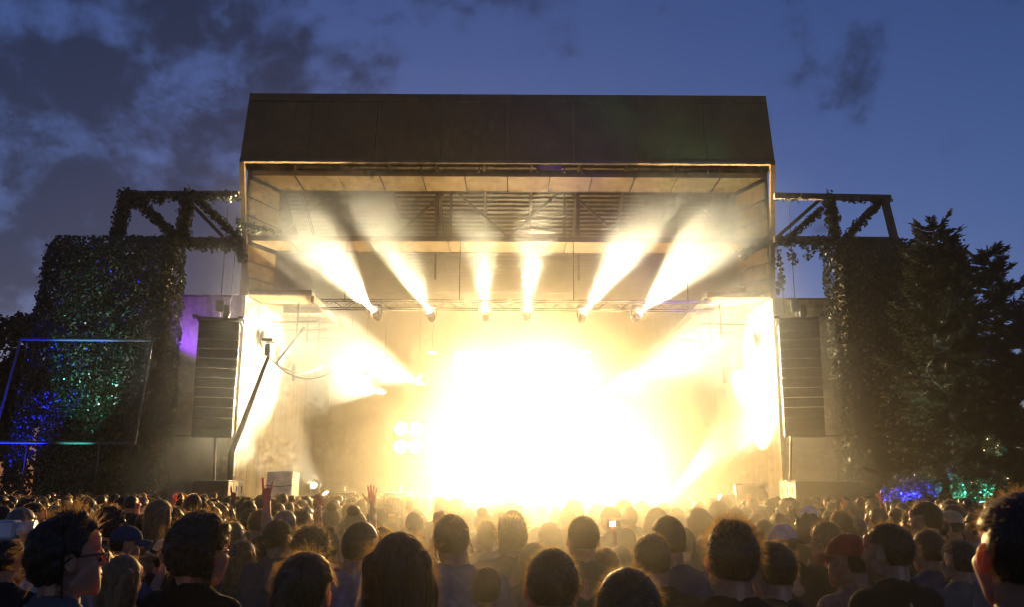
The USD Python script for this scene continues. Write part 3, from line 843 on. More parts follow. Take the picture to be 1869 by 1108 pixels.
def moving_head(label, p, d, power, half, col=COOL, group=None, s=1.0, hang=True, soft=0.9):
    """A lamp in a yoke: base, two arms, round head with a lit lens, and its beam."""
    p, d = np.array(p, float), unit3(d)
    t = thing('moving_head', label, 'stage lamp', group)
    up = 1 if hang else -1
    part(t, 'base', box(p + np.array([-0.2, -0.16, up * 0.42 - 0.07]) * s, p + np.array([0.2, 0.16, up * 0.42 + 0.07]) * s, 0.02 * s), 'alu')
    for k in (-1, 1):
        part(t, 'yoke_arm', box(p + np.array([k * 0.21 - 0.03, -0.06, min(0, up * 0.36) - 0.02]) * s, p + np.array([k * 0.21 + 0.03, 0.06, max(0, up * 0.36) + 0.02]) * s, 0.01 * s), 'alu')
    part(t, 'head', tube([p - d * 0.24 * s, p - d * 0.18 * s, p - d * 0.02 * s, p + d * 0.14 * s, p + d * 0.17 * s], np.array([0.06, 0.13, 0.16, 0.17, 0.165]) * s, 18), 'alu', smooth=40)
    part(t, 'lens', cyl(p + d * 0.175 * s, p + d * 0.19 * s, 0.145 * s, 18), 'lens_glow')
    spot(t + '/beam', p + d * 0.26 * s, d, power, half, col, 0.05, soft)
    return t


glow('lens_glow', COOL, 20.0)
glow('lens_blue', (0.02, 0.04, 1.0), 10.0)
glow('lens_teal', (0.1, 1.0, 0.75), 6.0)
glow('wall_glow', (1.0, 0.80, 0.46), 14.0)
glow('strip_glow', (1.0, 0.88, 0.62), 25.0)
B = POWER['beam']
for px, py, d, k, half, lab in ((687, 577, (-0.80, -0.30, 1.0), 1.15, 24, 'first moving lamp from the left on the truss, beam leaning left'),
                             (787, 579, (-0.40, -0.28, 1.0), 2.8, 24, 'second moving lamp on the truss, pale beam leaning slightly left'),
                             (886, 577, (-0.06, -0.28, 1.0), 4.4, 24, 'third moving lamp on the truss with a nearly upright beam'),
                             (962, 577, (0.08, -0.28, 1.0), 4.4, 24, 'fourth moving lamp on the truss, just right of the middle'),
                             (1063, 581, (0.5, -0.28, 1.0), 1.5, 24, 'fifth moving lamp on the truss, beam leaning right'),
                             (1162, 580, (0.92, -0.3, 1.0), 1.5, 23, 'rightmost moving lamp on the truss, longest beam to the right')):
    q = at(px, py, 36.4)
    moving_head(lab, q - np.array([0, 0, 0.0]), d, B * k, half, group='moving lamps on the truss')
for px, py, y, d, k, half, lab in ((697, 716, 45.0, (-0.55, -0.85, 0.02), 0.5, 25, 'stage lamp at mid height left of the glare throwing its beam left'),
                                (768, 700, 46.0, (-0.60, -0.75, 0.14), 0.6, 24, 'stage lamp nearest the glare on the left'),
                                (1103, 710, 45.0, (0.55, -0.85, 0.03), 0.5, 25, 'stage lamp at mid height right of the glare'),
                                (1226, 645, 45.5, (0.5, -0.8, -0.45), 0.12, 11, 'high stage lamp right of the glare pointing down'),
                                (1165, 690, 44.5, (0.50, -0.85, 0.10), 0.4, 25, 'stage lamp right of the glare washing the right wall')):
    moving_head(lab, at(px, py, y), d, B * k, half)
moving_head('small floor lamp left on stage with a short white beam to the upper left', at(597, 908, 39.0), (-0.42, -0.3, 0.75), B * 0.16, 11, hang=False, soft=0.2)
moving_head('floor lamp right on stage whose broad beam rises to the right wall', at(1225, 905, 40.0), (0.95, -0.30, 0.98), B * 0.9, 21, hang=False)
moving_head('floor lamp far left on stage washing the left wall', at(575, 890, 42.0), (-0.22, -0.9, 0.42), B * 0.15, 24, hang=False)

# the blinding wall of lamps at the back of the stage
cw = at(940, 738, 47.5)
wl = thing('light_wall', 'blinding bright wall of square lamps at the back of the stage', 'light wall')
W_, H_, nx, nz = 6.6, 5.6, 6, 5
part(wl, 'rear_frame', box((cw[0] - W_ / 2 - 0.1, 47.66, cw[2] - H_ / 2 - 0.1), (cw[0] + W_ / 2 + 0.1, 47.86, cw[2] + H_ / 2 + 0.1), 0.02), 'black_steel')
for i in range(nx):
    for j in range(nz):
        x, z = cw[0] - W_ / 2 + W_ * i / nx, cw[2] - H_ / 2 + H_ * j / nz
        part(wl, 'lamp_panel', box((x + 0.02, 47.54, z + 0.02), (x + W_ / nx - 0.02, 47.65, z + H_ / nz - 0.02), 0.03), 'wall_glow')
for s in (-1, 1):
    part(wl, 'leg', box((cw[0] + s * 2.6 - 0.08, 47.68, 1.43), (cw[0] + s * 2.6 + 0.08, 47.84, cw[2] - H_ / 2 - 0.1)), 'black_steel')
for i in range(3):
    for j in range(2):
        spot(f'{wl}/throw_lamp_{i * 2 + j + 1:03d}', (cw[0] + (i - 1) * 2.2, 47.4, cw[2] + (j - 0.5) * 2.6), (0.12 * (i - 1), -1, -0.12), POWER['throw'], 36, WARM, 0.25, 0.8)
rect(wl + '/lamp_bank', (cw[0], 47.45, cw[2]), (0, -1, -0.02), W_ * 0.95, H_ * 0.95, POWER['wall'], WARM)


def blinder(label, px, py, y, w, h, d, power):
    p = at(px, py, y)
    t = thing('blinder', label, 'stage lamp')
    part(t, 'housing', box((p[0] - w / 2 - 0.05, y + 0.02, p[2] - h / 2 - 0.05), (p[0] + w / 2 + 0.05, y + 0.24, p[2] + h / 2 + 0.05), 0.03), 'black_steel')
    for i in (-1, 1):
        for j in (-1, 1):
            part(t, 'lamp', cyl((p[0] + i * w / 4, y + 0.015, p[2] + j * h / 4), (p[0] + i * w / 4, y - 0.01, p[2] + j * h / 4), min(w, h) / 4.6, 16), 'wall_glow')
    part(t, 'stand', box((p[0] - 0.06, y + 0.1, 1.43), (p[0] + 0.06, y + 0.2, p[2] - h / 2 - 0.05)), 'black_steel')
    rect(t + '/flood', (p[0], y - 0.06, p[2]), d, w, h, power, WARM)


K = POWER['blind']
blinder('dazzling floor blinder at the front of the stage right of centre', 1128, 896, 39.0, 0.9, 0.7, (0.02, -1, 0.02), K * 3.0)
blinder('blinder low on the stage left of centre', 800, 893, 40.5, 0.7, 0.5, (-0.05, -1, 0.02), K * 0.5)
blinder('tall blinder tower left of the bright wall', 745, 800, 45.5, 1.5, 1.8, (-0.2, -1, 0), K * 0.9)
blinder('tall blinder tower right of the bright wall', 1135, 790, 45.5, 1.5, 1.8, (0.25, -1, 0), K * 0.9)

# small lit strips hanging at the sides
for k, (px, py, dx, dz) in enumerate(((640, 643, 0.18, 0.08), (668, 675, 0.16, 0.07), (701, 690, 0.14, 0.10), (764, 691, 0.14, 0.12), (789, 645, 0.2, -0.01), (1068, 643, 0.2, -0.01), (1200, 676, 0.14, 0.08), (1240, 640, 0.12, -0.07))):
    p = at(px, py, 44.0)
    t = thing('strobe_bar', ('highest small lit bar left of the glare', 'second small tilted lit bar left of the glare', 'third small tilted lit bar left of the glare', 'small tilted lit bar close to the glare on its left', 'small level lit bar up left of the glare', 'small level lit bar up right of the glare', 'small tilted lit bar right of the glare', 'small lit bar farthest right under the gallery')[k], 'stage lamp', 'small lit bars over the stage')
    part(t, 'housing', beam(p - np.array([dx, -0.08, dz]) * 1.15, p + np.array([dx, 0.08, dz]) * 1.15, 0.12, 0.1), 'black_steel')
    part(t, 'tube', beam(p - np.array([dx, 0.02, dz]), p + np.array([dx, -0.02, dz]), 0.06, 0.05), 'strip_glow')
    part(t, 'drop_cable', cyl(p + np.array([0, 0.08, 0.04]), p + np.array([0, 0.08, 3.0]), 0.012, 5), 'black_steel')

# colour floods for the ivy, and the projector for the purple patch
def uplight(label, p, target, power, half, col, lens, soft=0.6):
    p = np.array(p, float)
    d = unit3(np.array(target, float) - p)
    t = thing('flood_lamp', label, 'flood lamp')
    part(t, 'bracket', box(p + np.array([-0.16, -0.1, -p[2] + 0.005]), p + np.array([0.16, 0.1, -0.16]), 0.01), 'black_steel')
    part(t, 'can', tube([p - d * 0.22, p - d * 0.1, p + d * 0.1], [0.08, 0.14, 0.15], 14), 'black_steel', smooth=40)
    part(t, 'lens', cyl(p + d * 0.105, p + d * 0.115, 0.13, 14), lens)
    spot(t + '/flood', p + d * 0.2, d, power, half, col, 0.05, soft)


UB = POWER['blue']
uplight('blue flood lamp on the ground left of the ivy tower', (-19.0, 32.4, 0.5), (-18.4, 33.7, 6.9), UB * 0.6, 26, (0.01, 0.02, 1.0), 'lens_blue')
uplight('teal flood lamp on the ground in front of the left ivy tower', (-15.8, 30.5, 0.4), (-16.3, 34.0, 6.2), UB * 0.2, 14, (0.12, 0.95, 0.75), 'lens_teal')
uplight('white flood lamp on the ground in front of the left ivy tower', (-15.0, 29.5, 0.4), (-15.6, 34.0, 7.6), UB * 0.14, 15, (0.75, 0.95, 1.0), 'lens_glow')
uplight('purple flood lamp near the left wing wall', (-14.0, 35.9, 7.6), (-13.0, 37.25, 9.0), UB * 0.022, 58, (0.22, 0.06, 1.0), 'lens_blue')
s_ = at(1672, 905, 23.3)
uplight('blue flood lamp under the right hand shrub', (s_[0], 23.2, 0.5), (s_[0] + 0.1, 24.5, 2.5), UB * 0.6, 36, (0.01, 0.02, 1.0), 'lens_blue')
s_ = at(1812, 905, 22.4)
uplight('teal flood lamp under the shrub at the far right', (s_[0], 22.3, 0.5), (s_[0], 23.5, 2.6), UB * 0.25, 28, (0.05, 0.9, 0.85), 'lens_teal')
s_ = at(1740, 905, 25.0)
uplight('white flood lamp under the tall conifer at right', (s_[0] - 0.3, 24.5, 0.4), (s_[0] + 0.1, 28.0, 5.2), UB * 0.12, 26, (0.7, 1.0, 0.95), 'lens_glow')

# ------------------------------------------------------------------ on stage
def drum_kit(x, y):
    t = thing('drum_kit', 'drum kit with cymbals in the white glare at mid stage', 'drums', None, None, (x, y, 1.42))
    def drum(c, d, r, h, nm):
        d = unit3(d)
        c = np.array(c, float)
        part(t, nm, cyl(c - d * h / 2, c + d * h / 2, r, 24), 'drum_shell', smooth=40)
        part(t, 'drum_skin', cyl(c + d * h / 2, c + d * (h / 2 + 0.012), r * 0.97, 24), 'white_cabinet')
    drum((0, 0, 0.30), (0, -1, 0), 0.28, 0.42, 'bass_drum')
    drum((-0.22, 0, 0.78), (0, 0.3, 1), 0.15, 0.2, 'tom')
    drum((0.2, 0, 0.78), (0, 0.3, 1), 0.16, 0.22, 'tom')
    drum((0.55, 0.25, 0.42), (0, 0.1, 1), 0.21, 0.4, 'floor_tom')
    drum((-0.5, 0.3, 0.6), (0, 0.1, 1), 0.18, 0.14, 'snare')
    for cx, cy, cz, r in ((-0.7, 0.0, 1.15, 0.22), (0.65, -0.05, 1.2, 0.25), (-0.75, 0.35, 0.85, 0.18)):
        part(t, 'cymbal', tube([(cx, cy, cz - 0.004), (cx, cy, cz), (cx, cy, cz + 0.03)], [r, r, 0.03], 24), 'cymbal', smooth=True)
        part(t, 'cymbal_stand', cyl((cx, cy, 0.0), (cx, cy, cz), 0.012, 6), 'alu')


drum_kit(at(1018, 900, 43.0)[0], 43.0)
for px, y, w, h, lab in ((790, 44.5, 1.1, 1.3, 'guitar amplifier stack behind the raised arm performer'), (905, 45.0, 1.2, 0.9, 'low amplifier box left of the drum kit'), (1100, 44.6, 1.0, 1.2, 'amplifier stack right of the drum kit')):
    p = at(px, 900, y)
    t = thing('amplifier', lab, 'amplifier')
    part(t, 'cabinet', box((p[0] - w / 2, y, 1.43), (p[0] + w / 2, y + 0.5, 1.43 + h * 0.72), 0.02), 'black_cabinet')
    part(t, 'head', box((p[0] - w / 2 + 0.05, y + 0.06, 1.435 + h * 0.72), (p[0] + w / 2 - 0.05, y + 0.42, 1.43 + h), 0.02), 'black_cabinet')
    part(t, 'grille', box((p[0] - w / 2 + 0.06, y - 0.015, 1.49), (p[0] + w / 2 - 0.06, y - 0.004, 1.37 + h * 0.72)), 'deck_steel')
for px, y, lab in ((622, 37.2, 'dark wedge monitor at the stage front, left'), (725, 37.0, 'dark wedge monitor at the stage front, near the raised hands'), (1340, 37.4, 'dark equipment box at the stage front, right')):
    p = at(px, 915, y)
    t = thing('wedge_monitor', lab, 'monitor')
    part(t, 'case', trimesh.convex.convex_hull(np.array([(p[0] + sx * 0.55, yy, zz) for sx in (-1, 1) for yy, zz in ((y, 1.43), (y + 0.75, 1.43), (y + 0.05, 1.92), (y + 0.35, 1.98))])), 'black_cabinet')
    part(t, 'grille', beam((p[0], y + 0.42, 1.96), (p[0], y + 0.76, 1.50), 1.0, 0.02, (1, 0, 0)), 'black_steel')
for px, lab in ((860, 'thin microphone stand left of the stage centre'), (965, 'thin microphone stand near the stage centre')):
    p = at(px, 900, 40.0)
    t = thing('microphone_stand', lab, 'microphone')
    part(t, 'base', cyl((p[0], 40, 1.425), (p[0], 40, 1.45), 0.14, 16), 'black_steel')
    part(t, 'rod', cyl((p[0], 40, 1.45), (p[0], 40, 2.95), 0.014, 6), 'black_steel')
    part(t, 'microphone', tube([(p[0], 40.02, 2.95), (p[0], 39.95, 3.0), (p[0], 39.9, 3.03)], [0.015, 0.02, 0.03], 8), 'black_steel', smooth=True)
p = at(1370, 890, 37.0)
t = thing('rack_frame', 'thin pipe rack with a pale top bar left of the right speaker stack', 'rack')
for dx in (-0.62, 0.62):
    part(t, 'upright', cyl((p[0] + dx, 37.0, 1.43), (p[0] + dx, 37.0, p[2] + 0.1), 0.03, 8), 'alu')
part(t, 'top_bar', cyl((p[0] - 0.66, 37.0, p[2] + 0.12), (p[0] + 0.66, 37.0, p[2] + 0.12), 0.035, 8), 'alu')
part(t, 'drape', box((p[0] - 0.6, 37.04, 1.5), (p[0] + 0.6, 37.07, p[2] + 0.06)), 'stage_black')

# ------------------------------------------------------------------ air: even haze over everything, thicker drifting smoke on the stage
hz_ = trimesh.creation.box(extents=(530, 530, 26.5))
hz_.apply_translation((0, 120, 11.9))
mat('haze_look', {'v': ('principled_volume', {'color': (0.96, 0.96, 0.96), 'density': 0.0005, 'anisotropy': 0.9})}, [], volume='v.volume')
tag(usdkit.mesh(stage, '/World/haze', hz_, '/World/Looks/haze_look'), 'thin haze lit by the stage lamps', 'haze', None, 'stuff')
mat('smoke_look', {'g': ('geometry', {}), 'n': ('noise_texture', {'scale': 0.24, 'detail': 3.0, 'roughness': 0.55, 'distortion': 0.4}), 'sx': ('separate_xyz', {}),
                   'mr': ('map_range', {'from_min': 0.42, 'from_max': 0.70, 'to_min': 0.012, 'to_max': 0.045, 'clamp': True}),
                   'my': ('map_range', {'from_min': 31.0, 'from_max': 37.0, 'to_min': 0.0, 'to_max': 1.0, 'clamp': True}),
                   'mz': ('map_range', {'from_min': 7.0, 'from_max': 11.5, 'to_min': 0.52, 'to_max': 3.4, 'clamp': True}),
                   'a': ('math', {'math_type': 'multiply'}), 'b': ('math', {'math_type': 'multiply'}), 'mt': ('map_range', {'from_min': 10.5, 'from_max': 14.6, 'to_min': 1.0, 'to_max': 0.0, 'clamp': True}), 'c': ('math', {'math_type': 'multiply'}),
                   'ox': ('math', {'math_type': 'add', 'value2': 0.3}), 'ax': ('math', {'math_type': 'absolute'}), 'fx': ('map_range', {'from_min': 10.0, 'from_max': 12.0, 'to_min': 0.0, 'to_max': 1.0, 'clamp': True}),
                   'zs': ('map_range', {'range_type': 'smoothstep', 'from_min': 5.5, 'from_max': 9.4, 'to_min': 7.0, 'to_max': 0.03, 'clamp': True}), 'lf': ('mix_float', {'a': 1.0}), 'e': ('math', {'math_type': 'multiply'}),
                   'v': ('principled_volume', {'color': (0.96, 0.96, 0.96), 'anisotropy': 0.05})},
    [('g.position', 'n.vector'), ('g.position', 'sx.vector'), ('n.fac', 'mr.value'), ('sx.y', 'my.value'), ('sx.z', 'mz.value'), ('mr.result', 'a.value1'), ('my.result', 'a.value2'),
     ('a.value', 'b.value1'), ('mz.result', 'b.value2'), ('sx.z', 'mt.value'), ('b.value', 'c.value1'), ('mt.result', 'c.value2'), ('c.value', 'e.value1'), ('sx.x', 'ox.value1'), ('ox.value', 'ax.value1'), ('ax.value', 'fx.value'), ('sx.z', 'zs.value'), ('fx.result', 'lf.fac'), ('zs.result', 'lf.b'), ('lf.result', 'e.value2'), ('e.value', 'v.density')], volume='v.volume')
sm_ = trimesh.creation.box(bounds=((-14.2, 30.0, 0.25), (13.2, 50.15, 15.7)))
tag(usdkit.mesh(stage, '/World/stage_smoke', sm_, '/World/Looks/smoke_look'), 'drifting stage smoke glowing in the lamp beams', 'smoke', None, 'stuff')

DC, DR = (1.0, 13.5, 1.2), (4.3, 15.0, 3.2)
cs_ = trimesh.creation.icosphere(subdivisions=3)
cs_.vertices = cs_.vertices * np.array(DR) + np.array(DC)
cs_.vertices[:, 2] = np.maximum(cs_.vertices[:, 2], 0.06)
mat('drift_look', {'g': ('geometry', {}), 's': ('vector_math', {'math_type': 'subtract', 'vector2': DC}), 'd': ('vector_math', {'math_type': 'divide', 'vector2': DR}), 'l': ('vector_math', {'math_type': 'length'}),
                   'm': ('map_range', {'range_type': 'smootherstep', 'from_min': 0.15, 'from_max': 1.0, 'to_min': 0.038, 'to_max': 0.0, 'clamp': True}), 'v': ('principled_volume', {'color': (0.96, 0.93, 0.86), 'anisotropy': 0.9})},
    [('g.position', 's.vector1'), ('s.vector', 'd.vector1'), ('d.vector', 'l.vector1'), ('l.value', 'm.value'), ('m.result', 'v.density')], volume='v.volume')
tag(usdkit.mesh(stage, '/World/drifting_smoke', trimesh.convex.convex_hull(cs_.vertices), '/World/Looks/drift_look'), 'thin smoke that has drifted out over the middle of the crowd', 'smoke', None, 'stuff')

# ------------------------------------------------------------------ people: the kit that models one figure
def sph(p, r, n=14):
    return m3.Manifold.sphere(float(r), n).translate([float(x) for x in p])


def chain(pts, rad, n=14):
    """Bones between joints: the hull of the two joint spheres of each bone."""
    s = [sph(p, r, n) for p, r in zip(pts, rad)]
    return [m3.Manifold.batch_hull([a, b]) for a, b in zip(s, s[1:])]


def hull(items, n=14):
    return m3.Manifold.batch_hull([sph(p, r, n) for p, r in items])


def union(parts):
    return m3.Manifold.batch_boolean(parts, m3.OpType.Add)


def to_tri(m):
    k = m.to_mesh()
    return trimesh.Trimesh(np.array(k.vert_properties[:, :3], float), np.array(k.tri_verts), process=True)


def soften(m, size, it=8):
    t = to_tri(m.refine_to_length(size))
    trimesh.smoothing.filter_taubin(t, lamb=0.55, nu=0.53, iterations=it)
    return t


def to_man(t):
    return m3.Manifold(m3.Mesh(np.array(t.vertices, np.float32), np.array(t.faces, np.uint32)))


def unit(v):
    v = np.asarray(v, float)
    return v / (np.linalg.norm(v) + 1e-12)


def turn(v, axis, deg):
    return trimesh.transformations.rotation_matrix(math.radians(deg), axis)[:3, :3] @ v


def ellipsoid(c, r, sub=3):
    t = trimesh.creation.icosphere(subdivisions=sub)
    t.vertices = t.vertices * np.array(r) + np.array(c)
    return to_man(t)


HEADC = np.array([0, 0.005, 1.635])
NECK = np.array([0, -0.02, 1.48])


def head_turn(yaw, tilt=0.0, nod=0.0):
    """The rotation of a head on its neck."""
    a = trimesh.transformations.rotation_matrix(math.radians(yaw), [0, 0, 1], NECK)
    b = trimesh.transformations.rotation_matrix(math.radians(tilt), [0, 1, 0], NECK)
    c = trimesh.transformations.rotation_matrix(math.radians(nod), [1, 0, 0], NECK)
    return a @ b @ c


_head = {}


def head_mesh(kind):
    """Skull, jaw, brow, nose, lips, ears and neck in one skin. kind: 'man' or 'woman'."""
    if kind in _head:
        return _head[kind]
    j = 1.0 if kind == 'man' else 0.9
    parts = [ellipsoid((0, -0.008, 1.652), (0.074, 0.094, 0.096)),
             hull([((0, 0.075, 1.537), 0.022), ((0.05 * j, 0.012, 1.562), 0.02), ((-0.05 * j, 0.012, 1.562), 0.02), ((0.048 * j, 0.058, 1.615), 0.024), ((-0.048 * j, 0.058, 1.615), 0.024), ((0, 0.078, 1.60), 0.02)]),
             hull([((0.034, 0.074, 1.672), 0.017), ((-0.034, 0.074, 1.672), 0.017), ((0.03, 0.07, 1.70), 0.02), ((-0.03, 0.07, 1.70), 0.02)]),
             hull([((0, 0.092, 1.66), 0.007), ((0, 0.113, 1.618), 0.010)], 10), hull([((0.011, 0.102, 1.612), 0.007), ((-0.011, 0.102, 1.612), 0.007), ((0, 0.116, 1.616), 0.009)], 10),
             hull([((0.017, 0.088, 1.584), 0.006), ((-0.017, 0.088, 1.584), 0.006), ((0, 0.097, 1.586), 0.006)], 10),
             hull([((0.014, 0.086, 1.573), 0.006), ((-0.014, 0.086, 1.573), 0.006), ((0, 0.094, 1.572), 0.007)], 10)]
    w = 0.062 if kind == 'man' else 0.050
    parts += chain([(0, -0.018, 1.60), (0, -0.022, 1.52), (0, -0.028, 1.44), (0, -0.03, 1.36)], [w, w, w + 0.006, w + 0.02])
    m = union(parts)
    m = m - ellipsoid((0, 0.104, 1.5785), (0.024, 0.016, 0.0022), 2)
    m = m - sph((0.031, 0.098, 1.642), 0.015) - sph((-0.031, 0.098, 1.642), 0.015)
    t = soften(m, 0.0075, 7)
    ears = []
    for s in (-1, 1):
        e = ellipsoid((0, 0, 0), (0.0085, 0.019, 0.031), 2) - ellipsoid((0.008, 0.004, 0.004), (0.007, 0.011, 0.02), 2)
        if s < 0:
            e = e.mirror([1, 0, 0])
        ears.append(e.rotate([8, 0, -24 * s]).translate([s * 0.080, -0.006, 1.632]))
    m = union([to_man(t)] + ears + [sph((s * 0.031, 0.078, 1.642), 0.0125) for s in (-1, 1)])
    _head[kind] = to_tri(m)
    return _head[kind]


FINGERS = ((0.026, 0.088, (0.042, 0.025, 0.020), 0.0102), (0.008, 0.092, (0.046, 0.028, 0.021), 0.0104), (-0.010, 0.089, (0.042, 0.026, 0.020), 0.0100), (-0.027, 0.080, (0.033, 0.020, 0.018), 0.0091))


def hand(w, d, n, side, curls, spread=8.0, thumb=0.2, size=0.005):
    """A palm, four fingers of unequal length and a thumb. w wrist, d where the fingers point, n where the palm faces; curls from 0 (straight) to 1 (closed)."""
    d, n = unit(d), unit(np.asarray(n, float) - np.dot(n, unit(d)) * unit(d))
    a = np.cross(d, n) * side
    parts = [m3.Manifold.batch_hull([sph(w - d * 0.03, 0.026), sph(w, 0.023)]),
             m3.Manifold.batch_hull([sph(w, 0.021)] + [sph(w + d * fl * 0.97 + a * fx, 0.0125) for fx, fl, _, _ in FINGERS] + [sph(w + d * 0.035 + a * 0.026, 0.014), sph(w + d * 0.03 - a * 0.022, 0.013)])]
    for k, ((fx, fl, bones, r), c) in enumerate(zip(FINGERS, curls)):
        p = w + d * fl + a * fx
        side_axis = np.cross(d, n)
        dirn = turn(d, n, side * (1.5 - k) * spread * (1 - c) * -1.0)
        pts, rad, bend = [p], [r * 1.05], 0
        for b, (L, q) in enumerate(zip(bones, (78, 95, 60))):
            bend += c * q + 4
            v = turn(dirn, side_axis, bend)
            if np.dot(turn(dirn, side_axis, 10), n) < 0:
                v = turn(dirn, side_axis, -bend)
            p = p + v * L
            pts.append(p)
            rad.append(r * (0.97, 0.9, 0.8)[b])
        parts += chain(pts, rad, 10)
    t0 = w + d * 0.03 + a * 0.026 + n * 0.006
    if thumb > 0.6:
        t1, t2, t3 = t0 + a * 0.018 + d * 0.026 + n * 0.02, t0 + d * 0.05 + n * 0.038 + a * 0.002, t0 + d * 0.055 + n * 0.042 - a * 0.024
    else:
        o = 1 - thumb
        t1, t2, t3 = t0 + a * 0.03 * o + d * 0.025 + n * 0.008, t0 + a * (0.052 * o + .008) + d * 0.052 + n * 0.012, t0 + a * (0.062 * o + .01) + d * 0.078 + n * 0.014
    parts += chain([t0, t1, t2, t3], [0.0135, 0.0115, 0.0100, 0.0085], 10)
    return soften(union(parts), size, 5)


_body, _shirt, _legs = {}, {}, {}
ARMS = {  # elbow and wrist of the right arm (x > 0), where the fingers point, where the palm faces
    'down': ((0.235, -0.03, 1.12), (0.245, 0.06, 0.88), (0.0, 0.1, -1), (-1, 0, 0)),
    'bent': ((0.225, 0.02, 1.13), (0.13, 0.25, 1.20), (-0.6, 0.5, 0.5), (-0.5, -0.5, 0)),
    'clap': ((0.25, 0.10, 1.17), (0.05, 0.30, 1.38), (-0.1, 0.3, 1), (-1, 0, 0)),
    'up': ((0.225, 0.06, 1.66), (0.20, 0.10, 1.915), (-0.06, 0.06, 1), (0, 1, 0.1)),
    'high': ((0.235, 0.03, 1.665), (0.27, 0.02, 1.925), (0.08, 0.0, 1), (0, 1, 0)),
    'face': ((0.24, 0.17, 1.27), (0.09, 0.27, 1.50), (-0.35, 0.15, 1), (-0.8, -0.5, 0)),
    'brow': ((0.26, 0.16, 1.40), (0.13, 0.10, 1.62), (-0.5, -0.2, 1), (-0.7, -0.5, 0)),
    'lens': ((0.25, 0.15, 1.33), (0.13, 0.27, 1.60), (-0.1, 0.3, 1), (-0.5, 0.8, 0)),
    'drum': ((0.27, 0.05, 1.14), (0.24, 0.28, 1.12), (-0.1, 1, 0.2), (0, 0, -1)),
}
OPEN, FIST, RELAX, HORNS, POINT, VEE, LOOSE = (0, 0, 0, 0), (1, 1, 1, 1), (.3, .35, .4, .45), (0.02, 1, 1, 0.02), (0.03, 1, 1, 1), (0.02, 0.02, 1, 1), (.75, .8, .85, .8)


def arm_points(name, s):
    e, w, d, n = (np.array(x, float) for x in ARMS[name])
    f = np.array([s, 1, 1])
    return e * f, w * f, d * f, n * f


